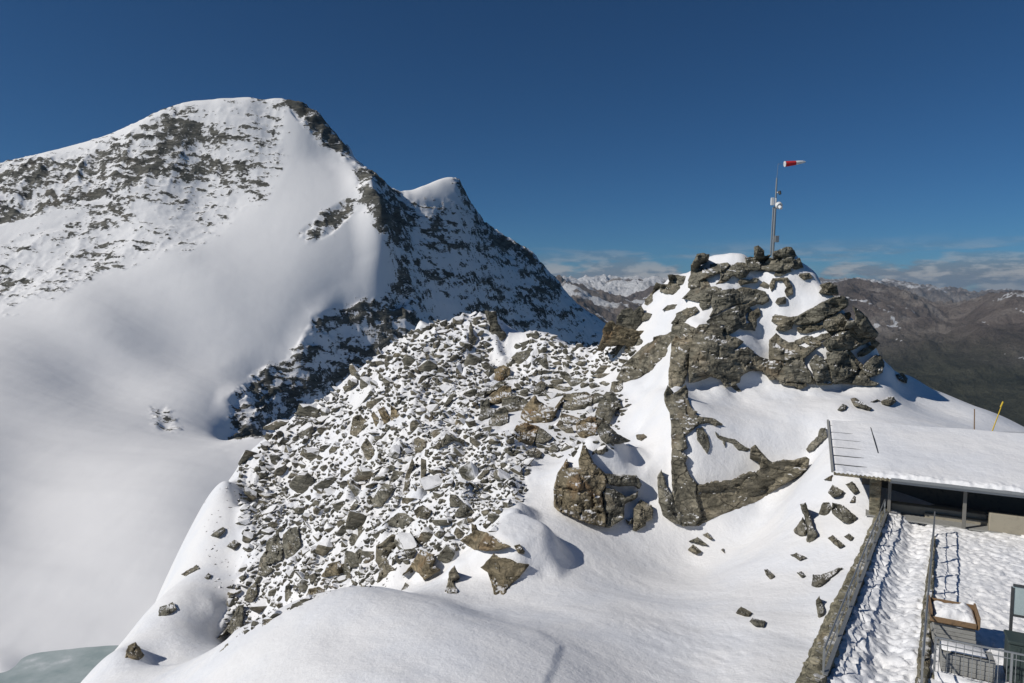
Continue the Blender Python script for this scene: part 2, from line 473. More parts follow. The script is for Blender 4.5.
FAR = [
 (50,690,262),(0,706,252),(100,672,270),(0,667,266),(60,654,279),(112,650,283),(-100,715,250),(50,820,200),(200,800,200),(400,750,215),
 (0,645,283),(60,608,307),(150,605,309),(200,545,358),(0,510,398),(100,500,408),(200,478,440),(0,430,512),(100,430,550),(190,440,562),
 (260,475,640),(400,480,620),(600,480,650),(300,560,390),
 (0,346,682),(100,322,757),(200,284,848),(260,263,905),(325,228,950),(362,195,995),
 (0,285,830),(0,225,940),(0,164,1060),(100,262,880),(100,200,975),(100,139,1062),(200,232,940),(200,160,1035),(270,190,1000),(270,125,1068),(320,172,1040),(328,144,1075),
 (150,360,746),(200,365,784),(250,345,815),(300,302,880),(222,390,706),(200,402,680),(150,402,660),(100,382,696),(50,380,650),(0,398,575),
 (370,187,1000),(390,230,975),(405,286,960),(345,313,908),(328,340,866),(312,366,826),(252,402,722),(242,440,612),(270,450,626),(228,402,705),(224,442,592),
 (336,404,850),(308,432,785),(290,446,712),(400,342,965),(440,345,1010),(442,330,1025),(480,320,1085),
 (402,191,1090),(422,187,1105),(440,182,1120),(453,177,1138),(463,187,1150),(400,215,1150),(430,210,1170),(470,202,1160),(500,240,1215),(530,256,1260),(560,287,1300),(603,322,1340),(625,342,1350),
 (440,250,1250),(500,330,1450),(560,380,1500),(603,400,1500),
 (500,320,1120),(560,325,1235),(600,352,1280),(520,320,1155),(560,352,1210),(480,290,1105),(450,250,1085),(430,220,1075),(420,260,1035),(452,300,1050),
 (300,99,1098),(325,125,1092),(350,155,1078),(360,167,1065),(385,184,1080),
 (270,200,1300),(100,220,1300),(0,250,1250),(350,260,1260),(-150,260,1200),(220,118,1135),(270,118,1135),(150,140,1130),
 (50,153,1060),(130,123,1066),(150,114,1069),(165,109,1071),(180,105,1074),(200,101,1079),(220,98,1084),(250,96,1090),(275,96,1094),
 (-100,190,1060),(-100,300,800),(-100,450,410),(-220,350,650),(-300,600,300),
 (700,600,400),(800,600,800),(700,450,1200),(650,420,1600),(512,480,1750),(300,420,1750),(0,420,1750),(-300,420,1750),
]
ROCKS = [  # region, share of bare rock, size of features
 ([(-60,170),(0,163),(60,156),(130,130),(180,104),(205,122),(195,150),(232,160),(225,176),(190,187),(150,187),(110,197),(70,203),(0,222),(-60,235)], 0.57),
 ([(150,182),(230,165),(255,130),(285,150),(262,200),(200,242),(120,265),(60,292),(0,315),(0,240),(70,215)], 0.27),
 ([(180,104),(240,100),(290,100),(280,150),(230,160),(195,150)], 0.30),
 ([(285,96),(303,99),(330,128),(353,155),(346,160),(320,143),(300,118)], 0.92),
 ([(355,162),(378,175),(400,190),(420,208),(412,250),(414,290),(396,300),(385,240),(368,212),(358,190)], 0.68),
 ([(300,235),(325,214),(348,200),(355,208),(330,232),(308,242)], 0.8),
 ([(408,290),(345,308),(313,316),(308,328),(295,347),(288,359),(255,372),(236,391),(230,400),(232,410),(230,430),(236,445),(256,454),(300,445),(345,400),(400,345),(425,320)], 0.52),
 ([(405,196),(445,196),(470,205),(500,240),(560,288),(606,324),(595,355),(500,350),(420,335),(405,280)], 0.40),
 ([(452,177),(466,184),(482,205),(502,234),(530,251),(562,284),(560,300),(520,278),(492,255),(470,222),(455,190)], 0.62),
 ([(-60,250),(20,262),(40,280),(0,300),(-60,310)], 0.4),
 ([(150,405),(166,405),(178,432),(160,436)], 0.30),
]
far_sheet = Sheet(FAR, 2.5e-4, 1.1)

GLACIER = [(-80,315),(60,298),(195,248),(255,205),(285,150),(335,168),(362,200),(368,250),(362,285),(308,306),(290,345),(250,366),(228,388),(220,420),(220,446),(246,470),(200,570),(115,650),(-80,650)]
def blur(s, su, sv):
    def g1(m, sg, ax):
        r_ = int(sg * 2.5); w = np.exp(-0.5 * (np.arange(-r_, r_ + 1) / sg) ** 2); w /= w.sum()
        pad = [(0, 0), (0, 0)]; pad[ax] = (r_, r_); mp_ = np.pad(m, pad, mode='edge'); o_ = np.zeros_like(m)
        for i_, wi in enumerate(w):
            sl = [slice(None), slice(None)]; sl[ax] = slice(i_, i_ + m.shape[ax]); o_ += wi * mp_[tuple(sl)]
        return o_
    return g1(g1(s, su, 1), sv, 0)

def build_mountain(mat):
    a = np.linspace(-0.95, 0.36, 740); l = np.log(np.concatenate([np.geomspace(190, 600, 190, endpoint=False), np.linspace(600, 1380, 600, endpoint=False), np.geomspace(1380, 1800, 30)]))
    lu = np.linspace(l[0], l[-1], 560)
    Au, Lu = np.meshgrid(a, lu); su = blur(far_sheet(Au, Lu), 17, 10)
    sb = np.stack([np.interp(l, lu, su[:, i]) for i in range(len(a))], 1)
    A, L = np.meshgrid(a, l); s = far_sheet(A, L); Y = np.exp(L); X = A * Y
    px, py = unpix(A, s)
    # wind and ice have smoothed the glacier
    gl = soft(GLACIER, px, py, 16) * sstep(262, 300, Y)
    s = s + gl * (sb - s)
    px, py = unpix(A, s); z = s * Y
    dens = np.zeros(A.shape)
    for poly, d in ROCKS:
        dens = np.maximum(dens, d * soft(poly, px, py, 7))
    dens *= sstep(560, 600, Y)
    k = dens > 0.004
    xk, yk, zk, dk = X[k], Y[k], z[k], dens[k]
    bed = zk + 0.10 * xk
    n = 0.34 * fbm(xk / 55, yk / 55, zk / 26, 3, 5) + 0.50 * fbm(xk / 15, yk / 13, bed / 5.5, 4, 17, 0.68) + 0.32 * fbm(xk / 70, yk / 50, bed / 4.5, 2, 27) + 0.32 * fbm(xk / 5.5, yk / 5.5, bed / 3.0, 2, 37)
    thr = 1.0 * (0.5 - dk)
    rk = sstep(-0.40, 0.40, n * 1.35 - thr)
    rock = np.zeros(A.shape); rock[k] = rk
    rel = np.zeros(A.shape); rel[k] = fbm(xk / 17, yk / 17, bed / 9, 4, 8, 0.62) * 0.8 + 0.25 * fbm(xk / 50, yk / 40, bed / 4.5, 2, 9)
    z = z + sstep(0.1, 0.5, dens) * (rel * 6.5 + (ridged(X / 60, Y / 60, 3, 77) - 0.5) * 13) + rock * (1.5 + 2.0 * rel)
    z = z + fbm(X / 120, Y / 120, None, 4, 61) * 5.0 * sstep(560, 900, Y) * (1 - 0.8 * gl) + fbm(X / 28, Y / 40, None, 4, 62) * (0.9 - 0.65 * gl)
    # ripples the wind has left along the flow
    z = z + gl * (fbm((X + 0.4 * Y) / 90, Y / 26, None, 3, 64) * 0.9 + fbm((X + 0.25 * Y) / 9, (Y - 0.5 * X) / 60, None, 3, 66) * 0.045)
    V = np.stack([X, Y, z], -1).reshape(-1, 3)
    o = bpy.data.objects.new('mountain', np_mesh('mountain', V, grid_faces(*A.shape), mat, True, {'rock': rock}))
    link(o); tag(o, 'snow covered mountain with rocky summit rising above a smooth glacier', kind='structure')

RANGE = [
 (800,300,8500),(850,289,8500),(880,291,8500),(900,296,8300),(930,306,8000),(960,313,7600),(985,306,7000),(1010,300,6800),(1024,303,6800),(1100,300,6800),(1250,310,6500),
 (860,330,6200),(920,340,6000),(960,332,6500),(1000,340,5600),(880,370,5000),(940,380,4700),(1000,380,4600),(1024,360,5000),(950,420,3800),(1024,420,3800),(880,430,3800),(1100,400,4000),(1250,400,4000),
 (950,500,2600),(700,500,2600),(600,500,2600),(450,500,2600),(1250,500,2600),
 (880,325,11000),(1000,335,10000),(940,335,11000),(855,284,17000),(885,285,17000),(920,293,17000),(1000,295,18000),(940,293,20000),(1100,300,20000),
 (860,310,25000),(700,300,30000),(900,297,42000),(600,297,42000),(1200,297,42000),(400,297,42000),
 (590,301,7000),(570,293,7600),(620,311,6500),(650,302,9000),(600,330,5200),(640,330,5200),(580,360,4000),(700,340,5500),(750,330,6000),(500,300,7600),(400,320,7000),
 (575,285,14000),(600,281,14000),(630,280,14500),(660,282,14500),(700,285,15000),(610,300,10000),(650,298,10500),(620,312,20000),(450,290,14000),
]
def build_range(mat):
    sh = Sheet(RANGE)
    a = np.linspace(-0.25, 1.05, 760); l = np.linspace(math.log(2500), math.log(45000), 420)
    A, L = np.meshgrid(a, l); s = sh(A, L); Y = np.exp(L); X = A * Y
    k = np.clip(Y / 8000, 0.5, 1.2)
    r = ridged(X / 1500 + 3, Y / 1900, 6, 90, 0.55) - 0.42
    z = s * Y + r * 380 * k * sstep(2500, 4500, Y) * np.where(Y > 25000, 0.3, 1) + (ridged(X / 420, Y / 520, 5, 95, 0.62) - 0.45) * 110 * k
    hi = (z + 60) / 300 + fbm(X / 700, Y / 700, None, 4, 97)
    snowy = sstep(9300, 12500, Y) * sstep(-0.3, 1.2, hi + 1.5 * r) * np.where(A > 0.3, 0.50, 0.78)
    px, py = unpix(A, s)
    strk = ridged(X / 420 + 0.4 * Y / 420, Y / 950, 4, 99)
    few = sstep(0.57, 0.70, strk + 0.12 * hi) * sstep(-800, -350, z) * sstep(9500, 5000, Y)
    low = sstep(0.62, 0.72, fbm(X / 500, Y / 300, None, 4, 101) * 0.5 + 0.5) * soft([(575,290),(700,290),(700,325),(620,325),(575,305)], px, py, 6) 
    near_left = sstep(0.50, 0.60, fbm(X / 700, Y / 500, None, 4, 101) * 0.5 + 0.5) * (A < 0.3) * sstep(6200, 7200, Y)
    sn = np.clip(np.maximum(np.maximum(snowy, few), near_left), 0, 1)
    V = np.stack([X, Y, z], -1).reshape(-1, 3)
    o = bpy.data.objects.new('mountains', np_mesh('mountains', V, grid_faces(*A.shape), mat, True, {'snow': sn}))
    link(o); tag(o, 'far brown mountain ranges with patches of snow', kind='structure')

def land_materials():
    # snow
    m, nt, b = newmat('snow', 0.75, 0.25)
    g = N(nt, 'ShaderNodeNewGeometry'); pos = g.outputs['Position']
    c = mixc(nt, mapr(nt, noise(nt, pos, 0.25, 5), 0.4, 0.65), SNOW, (0.79, 0.805, 0.835))
    nz = N(nt, 'ShaderNodeSeparateXYZ'); nt.links.new(g.outputs['Normal'], nz.inputs[0])
    rc, n1, n3 = rock_color(nt, pos, 1.3)
    f = mth(nt, 'MULTIPLY_ADD', mth(nt, 'SUBTRACT', noise(nt, pos, 1.3, 6, 0.65), 0.5), 0.55, nz.outputs[2])
    zone = N(nt, 'ShaderNodeAttribute', attribute_name='craggy')
    f = mth(nt, 'SUBTRACT', f, mth(nt, 'MULTIPLY', zone.outputs['Fac'], 0.05))
    f = mapr(nt, f, 0.14, 0.22)
    nt.links.new(mixc(nt, f, rc, c), b.inputs['Base Color'])
    h = mth(nt, 'ADD', noise(nt, pos, 1.1, 6, 0.6), mth(nt, 'ADD', mth(nt, 'MULTIPLY', noise(nt, pos, 8.0, 6, 0.65), 0.30), mth(nt, 'MULTIPLY', noise(nt, pos, 3.2, 3, 0.5), 0.25)))
    h = mixc(nt, f, mth(nt, 'MULTIPLY', n1, 2.5), h)
    bump(nt, b, h, 0.5, 0.16)
    snow = m
    # mountain
    m, nt, b = newmat('mountain_snow', 0.8, 0.2)
    g = N(nt, 'ShaderNodeNewGeometry'); pos = g.outputs['Position']
    rc, n1, n3 = rock_color(nt, pos, 22.0, 0.3)
    rc = mixc(nt, 1.0, rc, (0.60, 0.615, 0.65), 'MULTIPLY')
    at_ = N(nt, 'ShaderNodeAttribute', attribute_name='rock')
    bd = N(nt, 'ShaderNodeMapping'); bd.inputs['Scale'].default_value = (1, 0.7, 2.6); bd.inputs['Rotation'].default_value = (0.1, 0.15, 0)
    nt.links.new(pos, bd.inputs['Vector'])
    fine = mth(nt, 'MULTIPLY_ADD', mth(nt, 'SUBTRACT', noise(nt, bd.outputs[0], 0.22, 8, 0.72), 0.5), 2.6, at_.outputs['Fac'])
    fine = mth(nt, 'MULTIPLY', fine, mapr(nt, at_.outputs['Fac'], 0.0, 0.08))
    f = mapr(nt, fine, 0.42, 0.62)
    # ice of the half frozen tarn
    sp = N(nt, 'ShaderNodeSeparateXYZ'); nt.links.new(pos, sp.inputs[0])
    nt.links.new(mixc(nt, f, (0.84, 0.84, 0.845), rc), b.inputs['Base Color'])
    h = mth(nt, 'ADD', mth(nt, 'MULTIPLY', n1, f), mth(nt, 'MULTIPLY', noise(nt, pos, 0.08, 5, 0.5), 0.12))
    bump(nt, b, h, 0.6, 3.0)
    mount = m
    # far ranges
    m, nt, b = newmat('far_rock', 0.95, 0.1)
    g = N(nt, 'ShaderNodeNewGeometry'); pos = g.outputs['Position']
    sp = N(nt, 'ShaderNodeSeparateXYZ'); nt.links.new(pos, sp.inputs[0])
    n = noise(nt, pos, 0.0012, 9, 0.66, 0.5)
    c = ramp(nt, n, [(0.3, (0.085, 0.070, 0.062)), (0.47, (0.19, 0.155, 0.135)), (0.56, (0.29, 0.25, 0.22)), (0.7, (0.42, 0.385, 0.36))])
    gr = ramp(nt, noise(nt, pos, 0.004, 7, 0.7), [(0.35, (0.035, 0.038, 0.028)), (0.65, (0.10, 0.10, 0.07))])
    c = mixc(nt, mapr(nt, mth(nt, 'MULTIPLY_ADD', n, 260.0, sp.outputs[2]), -480.0, -130.0), gr, c)
    at_ = N(nt, 'ShaderNodeAttribute', attribute_name='snow')
    f = mapr(nt, mth(nt, 'MULTIPLY_ADD', mth(nt, 'SUBTRACT', noise(nt, pos, 0.005, 6, 0.65), 0.5), 0.9, at_.outputs['Fac']), 0.40, 0.60)
    nt.links.new(mixc(nt, f, c, (0.8, 0.81, 0.83)), b.inputs['Base Color'])
    bump(nt, b, noise(nt, pos, 0.005, 9, 0.72), 1.0, 160.0)
    c2 = noise(nt, pos, 0.0035, 8, 0.7)
    return snow, mount, m
# ------------------------------------------------------------------ rocks traced on the ground they stand on
CROP = {'A':(540,250,6.38),'B':(640,240,6.38),'C':(760,240,6.38),'D':(640,330,6.38),'E':(780,330,6.38),'F':(520,430,6.38),'G':(640,430,5.12),
        'H':(470,350,6.38),'I':(340,400,6.38),'J':(420,490,5.375),'K':(210,500,4.27),'L':(320,490,5.375),'M':(360,300,6.38),
        'O':(520,480,3.012),'P':(790,460,3.064),'Q':(0,320,1.88),'X':(0,0,1.0)}
def poly(key, pts):
    ox, oy, k = CROP[key]
    v = [float(t) for t in pts.replace(',', ' ').split()]
    return [(ox + v[i] / k, oy + v[i + 1] / k) for i in range(0, len(v), 2)]

def rock_body(name, P, mat, parent=None, relief=1.0, seed=0, Y=None, ragged=0.7, planes=9, strata=0.0, keepY=None, thick=0.7, jut=0.0, lift=None, m=None, over=0.0):
    if m is not None: mat = m
    """A solid rock whose exposed side has outline P where the eye meets it on the ground; the back is buried."""
    rng = random.Random(seed * 7919 + 13)
    P = np.array(P, float)
    x0, y0 = P.min(0); x1, y1 = P.max(0); size = max(math.hypot(x1 - x0, y1 - y0), 3.0)
    area = abs(np.sum(P[:, 0] * np.roll(P[:, 1], -1) - P[:, 1] * np.roll(P[:, 0], -1))) / 2
    # ragged outline
    step = min(max(size / 34, 0.85), 1.7)
    out = []
    for i in range(len(P)):
        a, b = P[i], P[(i + 1) % len(P)]
        n = max(1, int(np.linalg.norm(b - a) / step))
        for k in range(n): out.append(a + (b - a) * k / n)
    out = np.array(out)
    amp = ragged * min(1.0, size / 25)
    out[:, 0] += amp * fbm(out[:, 0] / 3.1, out[:, 1] / 3.1, None, 2, seed + 5)
    out[:, 1] += amp * fbm(out[:, 0] / 3.1 + 40, out[:, 1] / 3.1, None, 2, seed + 6)
    g = step * 1.0
    gx, gy = np.meshgrid(np.arange(x0, x1, g), np.arange(y0, y1, g))
    gx = gx.ravel() + np.array([rng.uniform(-.35, .35) for _ in range(gx.size)]) * g
    gy = gy.ravel() + np.array([rng.uniform(-.35, .35) for _ in range(gy.size)]) * g
    ok = inside(out, gx, gy) & (edge_dist(out, gx, gy) > 0.45 * g)
    pts = np.vstack([out, np.stack([gx[ok], gy[ok]], 1)])
    n_out = len(out)
    vs, _, fs, ov, _, _ = delaunay_2d_cdt([Vector((float(p[0]), float(p[1]))) for p in pts], [], [list(range(n_out))], 1, 1e-4)
    q = np.array([(v.x, v.y) for v in vs]); tri = np.array([f for f in fs if len(f) == 3], int)
    if len(tri) == 0: return None
    D = edge_dist(out, q[:, 0], q[:, 1])
    # ground under it
    if Y is None:
        Yh = hit(R, q[:, 0], q[:, 1])
        good = ~np.isnan(Yh)
        if good.sum() == 0: return None
        med = float(np.median(Yh[good]))
        m_px = med / F
        lim = max(0.45 * size * m_px, 0.4)
        Yh = np.where(good, np.clip(Yh, med - lim, med + lim), med)
        if keepY is not None: Yh = med + (Yh - med) * keepY
        for _ in range(6):                                  # relax over neighbours
            acc = np.zeros(len(q)); cnt = np.zeros(len(q))
            for i, j in ((0, 1), (1, 2), (2, 0)):
                np.add.at(acc, tri[:, i], Yh[tri[:, j]]); np.add.at(cnt, tri[:, i], 1)
                np.add.at(acc, tri[:, j], Yh[tri[:, i]]); np.add.at(cnt, tri[:, j], 1)
            Yh = 0.4 * Yh + 0.6 * acc / np.maximum(cnt, 1)
    else:
        med = Y; m_px = Y / F; Yh = np.full(len(q), float(Y))
    width = math.sqrt(area) * m_px
    # broken planes
    c = q.mean(0); u = (q[:, 0] - c[0]) * m_px; v = (q[:, 1] - c[1]) * m_px
    h = np.full(len(q), 1e9)
    for k in range(planes):
        an = rng.uniform(0, 2 * math.pi); gr = rng.uniform(0.25, 1.15)
        of = rng.uniform(0.25, 0.6) * width * relief
        h = np.minimum(h, of - gr * (math.cos(an) * u + math.sin(an) * v))
    h = np.maximum(h, -0.1 * width)
    joint = (ridged(u / (0.42 * width) + seed, v / (0.30 * width), 3, seed + 3) - 0.5) * 0.10 * width * relief
    wz = -v + 0.35 * u
    bed = np.abs(((wz / (0.16 * width) + 0.35 * fbm(u / width * 2, v / width * 2, None, 2, seed)) % 1.0) - 0.5) * strata * 0.25 * width
    # jointed blocks: bedding and two joint sets shift against each other
    th = 0.30 + rng.uniform(-.15, .15); wob = 0.25 * fbm(u / width * 2.5, v / width * 2.5, None, 3, seed + 21)
    sp1, sp2 = max(0.36 * width, 0.5), max(0.55 * width, 0.7)
    b1 = (-v * math.cos(th) + u * math.sin(th)) / sp1 + 1.6 * wob
    b2 = (u * math.cos(th) + v * math.sin(th)) / sp2 + 1.3 * wob + 0.5 * np.floor(b1)
    blk = _h(np.floor(b1).astype(np.int64) + 50, np.floor(b2).astype(np.int64) + 50, 0, seed + 31) - 0.5
    f1 = b1 - np.floor(b1); f2 = b2 - np.floor(b2)
    grv = np.minimum(np.minimum(f1, 1 - f1) * sp1, np.minimum(f2, 1 - f2) * sp2)
    blk = (blk * 0.20 * width - 0.05 * width * np.exp(-(grv / (0.018 * width + 0.03)) ** 2) + 0.10 * sp1 * (f1 - 0.5)) * relief
    rgh = fbm(u / 0.5, v / 0.5, None, 4, seed + 11, 0.6) * 0.05 * min(1.0, width / 2.0)
    h = 0.75 * h + joint - bed + rgh + blk
    rim = sstep(0.0, min(0.16 * size, 7.0), D)
    h = h * (0.25 + 0.75 * rim) + 0.13 * width + jut
    h = np.where(D < 1e-3, np.minimum(h, 0.06 * width) + jut * 0.7, h)
    h = h - over * v
    h = np.maximum(h, 0.0) + (min(0.30, 0.22 * width) if lift is None else lift)
    Yf = np.maximum(Yh - h, 2.0)
    a, s = pix(q[:, 0], q[:, 1])
    front = np.stack([a * Yf, Yf, s * Yf], 1)
    # back: the same outline drawn in and pushed into the hill
    edge = {}
    for t in tri:
        for i, j in ((0, 1), (1, 2), (2, 0)):
            e = (t[i], t[j]); r = (t[j], t[i])
            if r in edge: del edge[r]
            else: edge[e] = 1
    bk = c + (q - c) * 0.8
    ab, sb = pix(bk[:, 0], bk[:, 1])
    Yb = Yh + thick * width + 0.3
    back = np.stack([ab * Yb, Yb, sb * Yb - 0.1 * width], 1)
    n = len(q)
    F3 = [tri]
    F3.append(tri[:, ::-1] + n)
    side = []
    for (i, j) in edge: side += [(j, i, n + i), (j, n + i, n + j)]
    F3.append(np.array(side, int))
    faces = np.vstack(F3)
    V = np.vstack([front, back])
    # outward normals: front must look at the camera
    t0 = tri[0]; nn = np.cross(front[t0[1]] - front[t0[0]], front[t0[2]] - front[t0[0]])
    if np.dot(nn, front[t0[0]]) > 0: faces = faces[:, ::-1]
    o3 = V[:n].mean(0)
    me = np_mesh(name, V - o3, faces, mat, smooth=False)
    o = bpy.data.objects.new(name, me); o.location = Vector(o3)
    if parent is not None:
        COL.objects.link(o); o.parent = parent; o.location = Vector(o3) - parent.location
    else: COL.objects.link(o)
    return o

